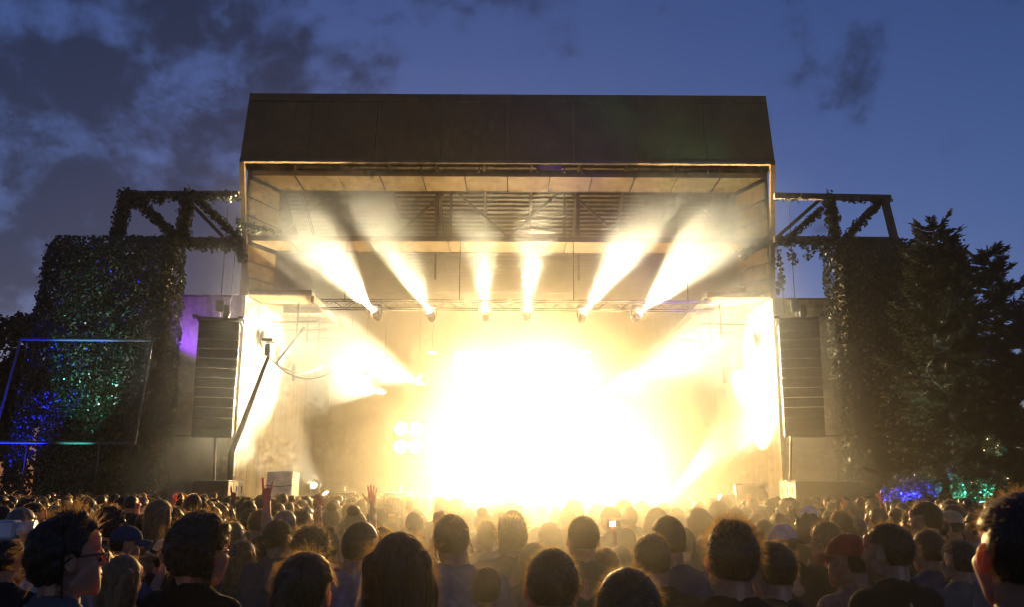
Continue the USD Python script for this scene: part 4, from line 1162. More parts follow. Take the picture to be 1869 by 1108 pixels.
def figure(sex, left, right, lh=RELAX, rh=RELAX, build=1.0, fine=0.005, turned=(0, 0, 0)):
    """(skin, shirt, trousers, shoes) of one standing figure, feet at the origin, facing +y, 1.75 m tall."""
    key = (sex, left, right, lh, rh, build, fine, turned)
    if key in _body:
        return _body[key]
    wd = build * (1.0 if sex == 'man' else 0.88)
    chest = [((s * 0.095 * wd, 0.008, 1.335), 0.092 * wd) for s in (-1, 1)] + [((s * 0.10 * wd, 0.0, 1.22), 0.092 * wd) for s in (-1, 1)]
    belly = [((s * 0.078 * wd, 0.008, 1.08), 0.096 * wd) for s in (-1, 1)]
    pelvis = [((s * 0.088 * wd, 0.0, 0.95), 0.097 * wd) for s in (-1, 1)]
    sh = {s: np.array([s * 0.176 * wd, -0.022, 1.425]) for s in (-1, 1)}
    arms = {-1: left, 1: right}
    for s in (-1, 1):
        if arms[s] in ('up', 'high'):
            sh[s] = sh[s] + np.array([-s * 0.012, 0, 0.03])

    def torso(g):
        p = [hull([(c, r + g) for c, r in chest]), hull([(c, r + g) for c, r in chest[2:] + belly]), hull([(c, r + g) for c, r in belly + pelvis])]
        for s in (-1, 1):
            p.append(hull([((s * 0.02, -0.035, 1.50), 0.046 + g), ((s * 0.105 * wd, -0.028, 1.447), 0.046 + g), ((s * 0.05, -0.02, 1.40), 0.075 + g)]))
            p.append(hull([((s * 0.10 * wd, -0.025, 1.447), 0.045 + g), (sh[s], 0.054 * wd + g), ((s * 0.11 * wd, -0.01, 1.34), 0.07 + g)]))
        return p

    body = torso(0)
    shirt = torso(0.016)
    hands = []
    for s in (-1, 1):
        e, w, d, n = arm_points(arms[s], s)
        q = sh[s]
        body += chain([q, q * 0.55 + e * 0.45, e, e * 0.72 + w * 0.28, w], [0.05 * wd, 0.045 * wd, 0.037 * wd, 0.039 * wd, 0.025])
        shirt += chain([q, q * 0.55 + e * 0.45, q * 0.25 + e * 0.75], [0.05 * wd + 0.016, 0.045 * wd + 0.020, 0.043 * wd + 0.022])
        shape = lh if s < 0 else rh
        hands.append(to_man(hand(w, d, n, s, shape, thumb=1.0 if sum(shape) > 1.9 else 0.1, size=fine)))
    t_body = soften(union(body), 0.02, 8)
    legs, feet = [], []
    for s in (-1, 1):
        legs += chain([(s * 0.088, 0, 0.93), (s * 0.095, 0.015, 0.50), (s * 0.098, -0.012, 0.09)], [0.092 * wd, 0.058, 0.042])
        feet += chain([(s * 0.098, -0.03, 0.05), (s * 0.105, 0.09, 0.035), (s * 0.112, 0.17, 0.028)], [0.045, 0.04, 0.028])
    low = soften(union(legs + chain([(-0.05, 0, 0.93), (0.05, 0, 0.93)], [0.1 * wd, 0.1 * wd])), 0.05, 4)
    hd = head_mesh(sex).copy()
    hd.apply_transform(head_turn(*turned))
    skin = to_tri(union([to_man(t_body), to_man(low), to_man(hd)] + hands))
    neck = union(chain([(0, 0.0, 1.66), (0, -0.016, 1.505)], [0.075, 0.072])) + hull([((0, 0.03, 1.44), 0.052), ((0, 0.0, 1.52), 0.066), ((0, 0.10, 1.46), 0.05)])
    top = soften(union(shirt) - neck, 0.018, 5)
    v = top.vertices
    top.vertices = v + top.vertex_normals * ((meshkit.fbm(v * [9, 9, 14], 3, seed=5) - 0.5) * 0.022)[:, None]
    tr = []
    for s in (-1, 1):
        tr += chain([(s * 0.088, 0, 0.93), (s * 0.095, 0.015, 0.50), (s * 0.098, -0.008, 0.10)], [0.092 * wd + 0.012, 0.074, 0.066])
    trousers = soften(union(tr + [hull([((0, 0, 0.86), 0.05), ((0.09, 0, 0.9), 0.09), ((-0.09, 0, 0.9), 0.09)])] + chain([(-0.06, 0, 0.95), (0.06, 0, 0.95)], [0.104 * wd + 0.008, 0.104 * wd + 0.008])), 0.05, 4)
    shoes = soften(union(feet).scale([1.0, 1.0, 1.0]), 0.03, 3)
    _body[key] = (skin, top, trousers, shoes)
    return _body[key]


# hair: a cap of hair cut to its hairline, then loose strands over it
def hair_cap(kind, seed=0):
    rng = np.random.default_rng(seed)
    C0 = np.array([0, -0.012, 1.655])
    t = {'buzz': 0.004, 'short': 0.011, 'crop': 0.013, 'top': 0.013, 'messy': 0.02, 'curly': 0.034, 'afro': 0.05, 'long': 0.02, 'straight': 0.017, 'tail': 0.012, 'bun': 0.013, 'bob': 0.022, 'fringe': 0.008}[kind]
    tight = kind in ('buzz', 'short', 'crop', 'top', 'fringe', 'tail', 'bun')
    g = 0.004 if tight else t
    m = ellipsoid(C0, (0.075 + g, 0.095 + g, 0.098 + g * 0.9), 4)
    line = [(y, z) for y, z in ((0.075, 1.722), (0.050, 1.708), (0.030, 1.672), (0.012, 1.64), (0.008, 1.45), (0.30, 1.45), (0.30, 1.74))]
    face = m3.Manifold.batch_hull([sph((x, y, z), 0.002, 6) for x in (-0.2, 0.2) for y, z in line])
    m = m - face
    if kind in ('long', 'straight', 'bob'):
        drop = {'long': 1.36, 'straight': 1.40, 'bob': 1.50}[kind]
        wide = {'long': 0.108, 'straight': 0.095, 'bob': 0.1}[kind]
        back = [((s * wide * 0.72, -0.045, 1.68), 0.035) for s in (-1, 1)] + [((s * wide * 0.8, -0.04, 1.56), 0.03) for s in (-1, 1)] + [((s * wide * 0.62, -0.075, drop), 0.028) for s in (-1, 1)] + [((0, -0.085, 1.60), 0.04)]
        m = union([m, hull(back)])
        for s in (-1, 1):
            m = union([m] + chain([(s * 0.082, 0.005, 1.68), (s * (wide - 0.005), 0.0, 1.58), (s * wide * 0.95, 0.0, drop + 0.05)], [0.02, 0.022, 0.014]))
    else:
        cut = 1.62 if kind in ('curly', 'afro', 'messy') else 1.655
        m = m - m3.Manifold.cube([0.5, 0.5, 0.3]).rotate([0, 0, 0]).translate([-0.25, -0.03, cut - 0.265 + 0.0]) - m3.Manifold.cube([0.5, 0.5, 0.3]).translate([-0.25, -0.4, cut - 0.36])
        if kind not in ('curly', 'afro'):
            for s in (-1, 1):
                m = m - ellipsoid((s * 0.095, 0.0, 1.625), (0.03, 0.028, 0.042), 2)
    if kind == 'tail':
        m = union([m] + chain([(0, -0.10, 1.69), (0, -0.135, 1.68), (0, -0.15, 1.60), (0.01, -0.125, 1.46)], [0.022, 0.028, 0.032, 0.014]))
    if kind == 'bun':
        m = union([m, ellipsoid((0, -0.075, 1.765), (0.042, 0.042, 0.036), 3)])
    t_ = soften(m, 0.011, 4)
    if tight:
        v = t_.vertices
        k = np.clip((v[:, 2] - 1.60) / 0.085, 0, 1)
        t_.vertices = v + t_.vertex_normals * ((t - 0.003) * k * k * (3 - 2 * k))[:, None]
    v = t_.vertices
    amp, fr = {'buzz': (0.002, 60), 'short': (0.008, 55), 'crop': (0.008, 45), 'top': (0.012, 45), 'messy': (0.026, 38), 'curly': (0.034, 45), 'afro': (0.03, 50), 'long': (0.014, 26), 'straight': (0.006, 26), 'tail': (0.008, 40), 'bun': (0.008, 40), 'bob': (0.012, 30), 'fringe': (0.006, 40)}[kind]
    sc = np.array([1, 1, 0.25]) if kind in ('long', 'straight', 'bob') else np.ones(3)
    t_.vertices = v + t_.vertex_normals * ((meshkit.fbm(v * fr * sc + seed * 7.3, 3, seed=seed) - 0.45) * amp)[:, None]
    if kind in ('top', 'messy'):
        up = np.clip((v[:, 2] - 1.70) / 0.05, 0, 1) * np.clip((v[:, 1] + 0.06) / 0.08, 0, 1)
        t_.vertices = t_.vertices + np.array([0, 0.2, 1.0]) * (up * (0.012 + 0.014 * meshkit.noise(v * 60, seed)))[:, None]
    return t_


STRAND = {'buzz': (0.010, 0.0, 0.9), 'short': (0.022, 0.45, 0.8), 'crop': (0.024, 0.5, 0.8), 'top': (0.034, 0.15, 0.8), 'messy': (0.050, 0.2, 0.7), 'curly': (0.045, 0.1, 0.5), 'afro': (0.05, 0.0, 0.5), 'long': (0.075, 1.6, 0.35), 'straight': (0.07, 2.0, 0.25), 'tail': (0.045, 1.0, 0.4), 'bun': (0.03, 0.5, 0.5), 'bob': (0.06, 1.5, 0.4), 'fringe': (0.02, 0.8, 0.5)}


def strands(cap, kind, count, seed, width=0.0011):
    """Loose hairs: (points, number of points of each, widths)."""
    rng = np.random.default_rng(seed + 100)
    L, fall, rise = STRAND[kind]
    area = cap.area_faces
    idx = np.searchsorted(np.cumsum(area) / area.sum(), rng.random(count))
    r1, r2 = np.sqrt(rng.random(count)), rng.random(count)
    tri = cap.triangles[np.clip(idx, 0, len(area) - 1)]
    p = tri[:, 0] * (1 - r1)[:, None] + tri[:, 1] * (r1 * (1 - r2))[:, None] + tri[:, 2] * (r1 * r2)[:, None]
    nrm = cap.face_normals[np.clip(idx, 0, len(area) - 1)]
    keep = nrm[:, 2] > (-0.9 if fall > 1 else -0.45)
    p, nrm = p[keep], nrm[keep]
    n = len(p)
    down = np.array([0, -0.35, -1.0])
    down = down - nrm * (nrm @ down)[:, None]
    d = nrm * rise + down * fall + rng.normal(0, 0.28, (n, 3))
    if kind in ('top', 'messy'):
        d[:, 2] += 0.9 * np.clip((p[:, 2] - 1.69) / 0.05, 0, 1)
    d /= np.linalg.norm(d, axis=1, keepdims=True)
    ln = L * rng.uniform(0.5, 1.25, n)
    q, pts = p - nrm * 0.003, []
    for k in range(4):
        pts.append(q)
        d = d + down * 0.22 * fall + rng.normal(0, 0.5 if kind in ('curly', 'afro') else 0.10, (n, 3))
        d /= np.linalg.norm(d, axis=1, keepdims=True)
        q = q + d * (ln / 3)[:, None]
    P = np.stack(pts, 1).reshape(-1, 3)
    W = np.tile(np.array([1.0, 0.95, 0.8, 0.35]) * width, n)
    return P, np.full(n, 4, np.int32), W


def curves(path, data, material):
    P, counts, W = data
    c = UsdGeom.BasisCurves.Define(stage, path)
    c.CreateTypeAttr('linear')
    c.CreatePointsAttr(Vt.Vec3fArray.FromNumpy(P.astype(np.float32)))
    c.CreateCurveVertexCountsAttr(Vt.IntArray.FromNumpy(counts))
    c.CreateWidthsAttr(Vt.FloatArray.FromNumpy(W.astype(np.float32)))
    c.SetWidthsInterpolation('vertex')
    UsdShade.MaterialBindingAPI.Apply(c.GetPrim()).Bind(UsdShade.Material.Get(stage, '/World/Looks/' + material))
    return c


def put_mesh(path, t, material, smooth=True):
    return usdkit.mesh(stage, path, t, '/World/Looks/' + material, smooth=smooth)


def cap_hat(kind):
    """Meshes of headgear: {part: mesh}. Set for a head looking along +y."""
    C0 = np.array([0, -0.006, 1.665])
    if kind in ('cap', 'back_cap', 'mesh_cap'):
        dome = ellipsoid(C0, (0.090, 0.114, 0.106), 4) - m3.Manifold.cube([0.5, 0.5, 0.3]).translate([-0.25, -0.25, 1.672 - 0.3])
        dome = dome - ellipsoid(C0, (0.085, 0.108, 0.100), 3)
        d = soften(dome, 0.012, 2)
        arc = [(0.083 * math.sin(a), 0.094 * math.cos(a), 1.677) for a in np.linspace(-1.0, 1.0, 9)]
        v = hull([((x, y, z), 0.004) for x, y, z in arc] + [((0.075 * math.sin(a), 0.09 + 0.085 * math.cos(a), 1.662), 0.004) for a in np.linspace(-1.1, 1.1, 9)], 8)
        v = soften(v, 0.012, 1)
        x = v.vertices[:, 0]
        v.vertices[:, 2] -= 6.0 * x * x
        out = {'crown': d, 'visor': v, 'button': trimesh.creation.icosphere(subdivisions=1, radius=0.008)}
        out['button'].apply_translation((0, -0.006, 1.769))
        if kind == 'back_cap':
            R = trimesh.transformations.rotation_matrix(PI, [0, 0, 1], C0)
            for g in out.values():
                g.apply_transform(R)
        return out
    if kind == 'fedora':
        crown = hull([((s * 0.055, y, 1.685), 0.034) for s in (-1, 1) for y in (-0.08, 0.075)] + [((s * 0.036, y, 1.775), 0.026) for s in (-1, 1) for y in (-0.06, 0.06)])
        crown = crown - hull([((0, -0.05, 1.815), 0.02), ((0, 0.06, 1.812), 0.022)])
        crown = crown - m3.Manifold.cube([0.5, 0.5, 0.3]).translate([-0.25, -0.25, 1.685 - 0.3])
        c = soften(crown, 0.012, 5)
        n = 48
        vs, fs = [], []
        for k, (r, z) in enumerate(((0.0, 0.006), (0.03, 0.008), (0.055, 0.002), (0.055, -0.002), (0.03, 0.003), (0.0, 0.0))):
            for i in range(n):
                a = 2 * PI * i / n
                vs.append(((0.088 + r) * math.sin(a), (0.107 + r) * math.cos(a), 1.688 + z - r * 0.25 * math.cos(2 * a + PI) ))
        for k in range(6):
            for i in range(n):
                a, b = k * n + i, k * n + (i + 1) % n
                c_, d_ = ((k + 1) % 6) * n + (i + 1) % n, ((k + 1) % 6) * n + i
                fs += [(a, b, c_), (a, c_, d_)]
        brim = trimesh.Trimesh(vs, fs)
        band = hull([((s * 0.056, y, 1.70), 0.0355) for s in (-1, 1) for y in (-0.08, 0.075)]) ^ m3.Manifold.cube([0.5, 0.5, 0.03]).translate([-0.25, -0.25, 1.692])
        return {'crown': c, 'hat_band': to_tri(band), 'brim': brim}
    raise ValueError(kind)


def glasses_mesh():
    out = []
    for s in (-1, 1):
        r = trimesh.creation.annulus(r_min=0.019, r_max=0.023, height=0.004, sections=20)
        r.apply_transform(trimesh.transformations.rotation_matrix(PI / 2, [1, 0, 0]))
        r.apply_translation((s * 0.032, 0.108, 1.643))
        out.append(r)
        out.append(to_tri(union(chain([(s * 0.055, 0.106, 1.648), (s * 0.083, 0.09, 1.648), (s * 0.085, 0.0, 1.646), (s * 0.083, -0.02, 1.632)], [0.0028] * 4, 6))))
    out.append(to_tri(union(chain([(-0.01, 0.109, 1.647), (0.01, 0.109, 1.647)], [0.0025] * 2, 6))))
    return trimesh.util.concatenate(out)


KINDS = '/World/figure_kinds'
stage.CreateClassPrim(KINDS)


def person_kind(name, sex, left='down', right='down', lh=RELAX, rh=RELAX, build=1.0, hair='short', hair_look='hair_dark', shirt='shirt_dark', skin='skin_fair', turned=(0, 0, 0), strand=260, hat=None, hat_looks=None, glasses=False, seed=0, width=0.0016, fine=0.008, trousers='denim', trim=0.0):
    """A class prim holding one figure with its clothes and hair as parts."""
    path = f'{KINDS}/{name}'
    stage.CreateClassPrim(path)
    body, top, legs, shoes = figure(sex, left, right, lh, rh, build, fine, turned)
    put_mesh(path + '/body', body, skin)
    put_mesh(path + '/shirt', top, shirt)
    put_mesh(path + '/trousers', legs, trousers)
    put_mesh(path + '/shoes', shoes, 'shoe')
    T = head_turn(*turned)
    if hair:
        cap = hair_cap(hair, seed)
        cap.apply_transform(T)
        put_mesh(path + '/hair', cap, hair_look)
        if strand:
            P, c, W = strands(hair_cap(hair, seed), hair, strand, seed, width)
            P = P @ T[:3, :3].T + T[:3, 3]
            curves(path + '/hair/loose_hair', (P, c, W), hair_look + '_strand')
    if hat:
        hp = UsdGeom.Xform.Define(stage, path + '/' + ('hat' if hat == 'fedora' else 'cap'))
        for part, g in cap_hat(hat).items():
            g.apply_transform(T)
            put_mesh(f'{hp.GetPath()}/{part}', g, (hat_looks or {}).get(part, 'cap_dark'), smooth=40)
    if glasses:
        g = glasses_mesh()
        g.apply_transform(T)
        put_mesh(path + '/glasses', g, 'glasses_frame', smooth=30)
    return path


def person(kind, x, y, yaw, scale, label, group=None, z=0.0):
    o = UsdGeom.Xform.Define(stage, fresh('person'))
    o.AddTranslateOp().Set(Gf.Vec3d(x, y, z))
    o.AddRotateZOp().Set(yaw)
    o.AddScaleOp().Set(Gf.Vec3f(scale, scale, scale))
    o.GetPrim().GetReferences().AddInternalReference(kind)
    o.GetPrim().SetInstanceable(True)
    return tag(o, label, 'person', group)

# ------------------------------------------------------------------ the crowd
WM = {'buzz': 0.160, 'short': 0.172, 'crop': 0.178, 'top': 0.178, 'messy': 0.195, 'curly': 0.222, 'afro': 0.25, 'long': 0.222, 'straight': 0.20, 'tail': 0.176, 'bun': 0.178, 'bob': 0.215, 'fringe': 0.168, None: 0.152}
ZM = {'buzz': 1.757, 'short': 1.765, 'crop': 1.768, 'top': 1.785, 'messy': 1.80, 'curly': 1.79, 'afro': 1.81, 'long': 1.772, 'straight': 1.77, 'tail': 1.766, 'bun': 1.80, 'bob': 1.775, 'fringe': 1.76, None: 1.75}
placed = []


def stand(cx, top, w, Wm, Zm):
    """Where a person stands, and how tall, for a head of that width and that height of its top in the photograph."""
    s = 1.0
    for _ in range(25):
        y = Wm * s * FPX / w * 0.985
        p = at(cx, top, y)
        s = 0.5 * s + 0.5 * min(1.12, max(0.86, p[2] / Zm))
    for _ in range(30):
        p = at(cx, top, y)
        if abs(p[2] / s - Zm) < 0.01:
            break
        slope = (at(cx, top, y + 0.1)[2] - p[2]) / 0.1
        y = min(max(y + np.clip((Zm * s - p[2]) / (slope if abs(slope) > 0.02 else -0.02), -0.08, 0.08), y * 0.9), y * 1.1)
    return float(p[0]), float(y), float(s)


HN = [0]


def hero(cx, top, w, yaw, label, hair='short', Wm=None, group=None, hat=None, dz=0.0, **kw):
    HN[0] += 1
    wm = Wm or WM[hair]
    zm = ZM[hair] + (0.02 if hat else 0)
    x, y, s = stand(cx, top, w, wm, zm)
    kw.setdefault('strand', 1100 if y < 4.5 else 600)
    kw.setdefault('width', 0.0011 if y < 4.5 else 0.0016)
    kw.setdefault('sex', 'man')
    if 'turned' not in kw:
        kw['turned'] = ((HN[0] * 37 % 21) - 10, (HN[0] * 53 % 13) - 6, (HN[0] * 29 % 9) - 3)
    k = person_kind(f'figure_{HN[0]:03d}', hair=hair, seed=HN[0], hat=hat, fine=0.006 if y < 5 else 0.008, **kw)
    # the head's centre, not the feet, is what the pixel gives: allow for a turned or leaning head
    person(k, x, y, yaw, s, label, group)
    placed.append((x, y, 0.42))
    return x, y, s


# nearest rows
hero(1842, 897, 170, -8, 'close blurred man with tousled dark hair filling the right edge, ear lit', hair='crop', Wm=0.195, hair_look='hair_dark', shirt='shirt_black', skin='skin_tan', turned=(6, 4, 4), strand=1500, width=0.0008)
hero(140, 924, 124, -42, 'man with spectacles in profile and thick dark hair, close at left', hair='messy', Wm=0.225, shirt='shirt_grey', glasses=True, turned=(-14, 0, 4), strand=1400)
hero(370, 931, 104, -30, 'curly haired man in a dark collared shirt, red glasses arm at his ear', hair='curly', shirt='shirt_black', hair_look='hair_brown', turned=(-8, 4, 0), strand=1700, glasses=True)
hero(735, 970, 116, 4, 'woman with big smooth brown hair falling past her shoulders, nearest left of centre', hair='long', sex='woman', hair_look='hair_brown', shirt='shirt_olive', strand=1500)
hero(548, 1005, 104, -14, 'short woman with a ponytail of glowing fair hair, lower left of centre', hair='tail', Wm=0.19, sex='woman', hair_look='hair_mid', shirt='shirt_dark', turned=(0, 8, 0), strand=1500)
hero(1003, 1001, 92, 2, 'man with cropped sandy hair and red backlit ears, nearest at the centre', hair='short', hair_look='hair_mid', shirt='shirt_dark', turned=(0, 2, 0))
hero(1142, 1036, 112, 0, 'short person with a round dark head at the bottom edge right of centre', hair='short', shirt='shirt_black')
hero(1327, 946, 92, 6, 'man with spiky glowing hair, pale broad neck and black shirt', hair='top', hair_look='hair_mid', shirt='shirt_black', build=1.1, strand=1900)
hero(1408, 988, 72, 16, 'man with short wavy dark hair beside the spiky haired man', hair='crop', hair_look='hair_brown', shirt='shirt_dark', turned=(8, 0, 0))
hero(1617, 955, 78, 28, 'man with slicked hair and bare lit cheek in a black shirt at right', hair='crop', Wm=0.195, hair_look='hair_brown', shirt='shirt_black', build=1.08, turned=(14, 0, 0))
hero(1546, 972, 66, 30, 'person in a red and white cap and pinkish shirt', hair='fringe', hat='cap', Wm=0.186, hat_looks={'crown': 'cap_red', 'visor': 'cap_red', 'button': 'cap_white'}, shirt='shirt_pink', turned=(20, 0, 0), hair_look='hair_dark')
hero(655, 952, 60, -12, 'man with a shaved head in a white tee left of centre', hair='buzz', hair_look='hair_mid', shirt='shirt_lilac', build=1.05, strand=500)
hero(833, 938, 64, -3, 'tall man with thick short hair in a lilac grey tee', hair='crop', hair_look='hair_mid', shirt='shirt_lilac', build=1.1)
hero(513, 946, 50, -18, 'man in a plain dark cap and grey tee', hair='fringe', hat='back_cap', Wm=0.186, hat_looks={'crown': 'cap_dark', 'visor': 'cap_dark', 'button': 'cap_dark'}, shirt='shirt_grey', build=1.05)
hero(574, 957, 66, -10, 'person with a wide bush of dark hair beside the capped man', hair='afro', shirt='shirt_dark', sex='woman', strand=1500)
hero(1193, 974, 66, -2, 'man with short dark hair and dark shirt just right of the glare', hair='crop', shirt='shirt_black')
hero(1219, 942, 58, 4, 'balding broad man in a navy shirt behind the short haired man', hair='buzz', shirt='shirt_navy', build=1.12, strand=500)
hero(937, 939, 52, 0, 'man with wavy hair and very broad shoulders in the centre glare', hair='messy', hair_look='hair_mid', shirt='shirt_sand', build=1.15)
hero(1064, 942, 56, 3, 'man with rounded hair in a green shirt right of the centre', hair='short', hair_look='hair_brown', shirt='shirt_green', build=1.1)
hero(974, 990, 56, 6, 'fair haired woman peeping out behind the sandy haired man', hair='bob', sex='woman', hair_look='hair_blond', shirt='shirt_sand')
hero(887, 1036, 54, 0, 'small dark haired person low between two broad backs', hair='short', sex='woman', shirt='shirt_dark')
hero(300, 988, 62, -20, 'person in a cream straw hat with a dark band', hair='fringe', hat='fedora', Wm=0.29, hat_looks={'crown': 'straw', 'hat_band': 'cap_dark', 'brim': 'straw'}, shirt='shirt_dark', turned=(0, 14, 6))
hero(232, 957, 46, -62, 'person in a blue cap seen in profile, hand at the mouth', hair='fringe', hat='cap', Wm=0.19, hat_looks={'crown': 'cap_navy', 'visor': 'cap_navy', 'button': 'cap_navy'}, shirt='shirt_blue', right='face', rh=LOOSE)
hero(224, 1012, 66, -20, 'woman with straight golden hair low at left', hair='straight', sex='woman', hair_look='hair_blond', shirt='shirt_navy')
hero(440, 985, 54, -12, 'woman with long pale blond hair behind the curly man', hair='long', sex='woman', hair_look='hair_blond', shirt='shirt_grey')
hero(434, 952, 40, -20, 'older man with thin fair hair beyond the blond woman', hair='buzz', hair_look='hair_blond', shirt='shirt_white', strand=400)
hero(1432, 954, 50, 14, 'person in a pale pink cap worn backwards', hair='fringe', hat='back_cap', Wm=0.19, hat_looks={'crown': 'cap_pink', 'visor': 'cap_dark', 'button': 'cap_white'}, shirt='shirt_dark')
hero(1505, 952, 46, 26, 'man with glasses and short fair hair in a black shirt', hair='crop', hair_look='hair_mid', glasses=True, shirt='shirt_black', turned=(8, 0, 0))
hero(1733, 930, 44, 52, 'man in a beige cap with its visor to the left', hair='fringe', hat='cap', Wm=0.215, hat_looks={'crown': 'cap_beige', 'visor': 'cap_beige', 'button': 'cap_beige'}, shirt='shirt_dark')
hero(1690, 968, 50, 18, 'low dark head between the slick haired man and the beige cap', hair='short', shirt='shirt_navy')
hero(1686, 916, 46, 34, 'man with short dark hair and golden lit cheek at right', hair='crop', shirt='shirt_dark', turned=(10, 0, 0))
hero(64, 918, 40, -52, 'person at far left with face turned into the light', hair='short', Wm=0.2, shirt='shirt_dark', hair_look='hair_dark')
hero(20, 985, 52, -18, 'dark figure at the left edge raising a camera', hair='short', shirt='shirt_dark', left='lens', right='lens', lh=LOOSE, rh=LOOSE)
hero(182, 998, 52, -10, 'person in a lilac shirt half hidden by the man with spectacles', hair='short', hair_look='hair_dark', shirt='shirt_lilac', build=1.05)
hero(1742, 985, 52, 20, 'person in a dark jacket below the beige cap', hair='short', shirt='shirt_grey')
hero(1100, 1000, 50, 0, 'fair head close under the dazzling floor blinder', hair='short', hair_look='hair_blond', shirt='shirt_grey')
hero(1128, 996, 44, 4, 'second fair head under the dazzling floor blinder, slightly higher', hair='bob', sex='woman', hair_look='hair_mid', shirt='shirt_dark')
hero(884, 950, 38, 0, 'man with upright hair just right of the tall lilac tee', hair='top', hair_look='hair_mid', shirt='shirt_dark')
hero(762, 934, 32, -4, 'bald head shining in the glare left of the tall man', hair='buzz', hair_look='hair_grey', shirt='shirt_grey', strand=200)
hero(1006, 953, 40, 2, 'head with a hair band glint at the centre', hair='bob', sex='woman', hair_look='hair_brown', shirt='shirt_dark')
hero(1362, 950, 46, 8, 'man with a rounded dark crop beside the spiky hair', hair='crop', shirt='shirt_black')
hero(1395, 949, 34, 12, 'slim dark haired head right of the rounded crop', hair='short', shirt='shirt_dark')
hero(1288, 978, 44, 4, 'woman with fair shoulder hair behind the spiky haired man', hair='bob', sex='woman', hair_look='hair_blond', shirt='shirt_grey')
hero(700, 962, 42, -6, 'head half behind the big smooth brown hair', hair='short', hair_look='hair_mid', shirt='shirt_dark')
hero(476, 931, 36, -22, 'dark head with a reddish sheen in front of the horns gesture', hair='short', hair_look='hair_red', shirt='shirt_red')
hero(300, 938, 32, -28, 'boyish head in profile left of the curly hair', hair='crop', shirt='shirt_blue', turned=(-8, 0, 0), hair_look='hair_brown')
hero(268, 937, 30, -22, 'dark crop between the blue cap and the boyish head', hair='crop', shirt='shirt_black', hair_look='hair_dark')
hero(205, 922, 34, -24, 'fuzzy fair haired head above the blue cap', hair='messy', hair_look='hair_mid', shirt='shirt_dark')
hero(1470, 921, 34, 14, 'person in a white and dark cap in the middle rows at right', hair='fringe', hat='back_cap', Wm=0.19, hat_looks={'crown': 'cap_white', 'visor': 'cap_dark', 'button': 'cap_white'}, shirt='shirt_pink')
hero(1530, 930, 40, 18, 'wavy fair hair in the middle rows left of the red cap', hair='messy', hair_look='hair_brown', shirt='shirt_olive')


def raiser(hx, hy, d, label, hand_shape, yaw=0, hair='short', mirror=False, both=False, reach=2.10, **kw):
    """A person whose raised hand's top is at that pixel."""
    p = at(hx, hy, d)
    s = min(1.12, max(0.88, p[2] / reach))
    y = d
    HN[0] += 1
    a = dict(left='bent', right='up', rh=hand_shape)
    if mirror:
        a = dict(right='bent', left='up', lh=hand_shape)
    if both:
        a = dict(left='up', right='up', lh=hand_shape, rh=hand_shape)
    a.update(kw)
    k = person_kind(f'figure_{HN[0]:03d}', a.pop('sex', 'man'), hair=hair, seed=HN[0], fine=0.006, strand=300, width=0.002, **a)
    off = 0.20 * s * (-1 if mirror else 1)
    x = p[0] - off * math.cos(math.radians(yaw))
    person(k, x, y - off * math.sin(math.radians(yaw)), yaw, s, label, 'people with raised arms')
    placed.append((x, y, 0.4))


raiser(480, 870, 6.6, 'person raising a bare arm with the horns hand sign, left of centre', HORNS, -8, shirt='shirt_dark', turned=(0, 0, 0))
raiser(577, 897, 7.6, 'person raising a loose fist next to the small floor lamp', (.8, .8, .85, .8), -4, hair='crop', reach=2.05)
raiser(678, 886, 8.2, 'person holding up an open hand with spread fingers', OPEN, 0, shirt='shirt_grey')
raiser(424, 889, 13.0, 'distant person pointing one arm up before the left speaker stack', POINT, 0, skin='skin_deep')
raiser(246, 909, 12.0, 'distant person with both fists up at left', FIST, -10, both=True)
raiser(352, 900, 15.0, 'distant person with two open hands up left of the pale end plate', OPEN, -8, both=True)
raiser(748, 903, 10.5, 'person with a dark fist up against the white glare', FIST, 0)
raiser(735, 905, 12.0, 'thin arm raised next to the dark fist in the glare', RELAX, 0, sex='woman', hair='tail')
raiser(913, 898, 15.0, 'distant person with one thin arm up at the centre', FIST, 0)
raiser(1548, 905, 12.5, 'person making a V sign with a pinkish lit hand', VEE, 10)
raiser(1046, 913, 14.0, 'distant person with an arm bent up right of the drum kit', RELAX, -10, mirror=True)
raiser(790, 935, 6.4, 'blurred raised arm left of the tall man in lilac', LOOSE, -15, hair='bob', sex='woman', reach=2.02, mirror=True)
raiser(455, 913, 16.0, 'tiny arm up between the left speaker stack and the covered crate', OPEN, 0)
raiser(1612, 893, 17.0, 'distant person thrusting up an arm with a small bright object at right', FIST, 25)
raiser(1700, 908, 17.0, 'distant person with an arm up before the blue lit shrub', FIST, 20)
px_ = at(1391, 895, 17.0)
k_ = person_kind('figure_800', 'man', right='brow', left='lens', lh=LOOSE, rh=OPEN, hair='crop', hair_look='hair_mid', shirt='shirt_white', strand=200, width=0.002)
person(k_, px_[0], 17.0, 8, px_[2] / 1.77, 'pale shirted man head and shoulders above the rows near the right rack')
placed.append((px_[0], 17.0, 0.5))

# things people hold
def phone(label, px, py, d, w, h, lit):
    p = at(px, py, d)
    t = thing('phone', label, 'phone')
    part(t, 'case', box((p[0] - w / 2, d, p[2] - h / 2), (p[0] + w / 2, d + 0.009, p[2] + h / 2), 0.003), 'phone_shell')
    part(t, 'screen', box((p[0] - w / 2 + 0.004, d - 0.002, p[2] - h / 2 + 0.006), (p[0] + w / 2 - 0.004, d - 0.0004, p[2] + h / 2 - 0.006)), lit)


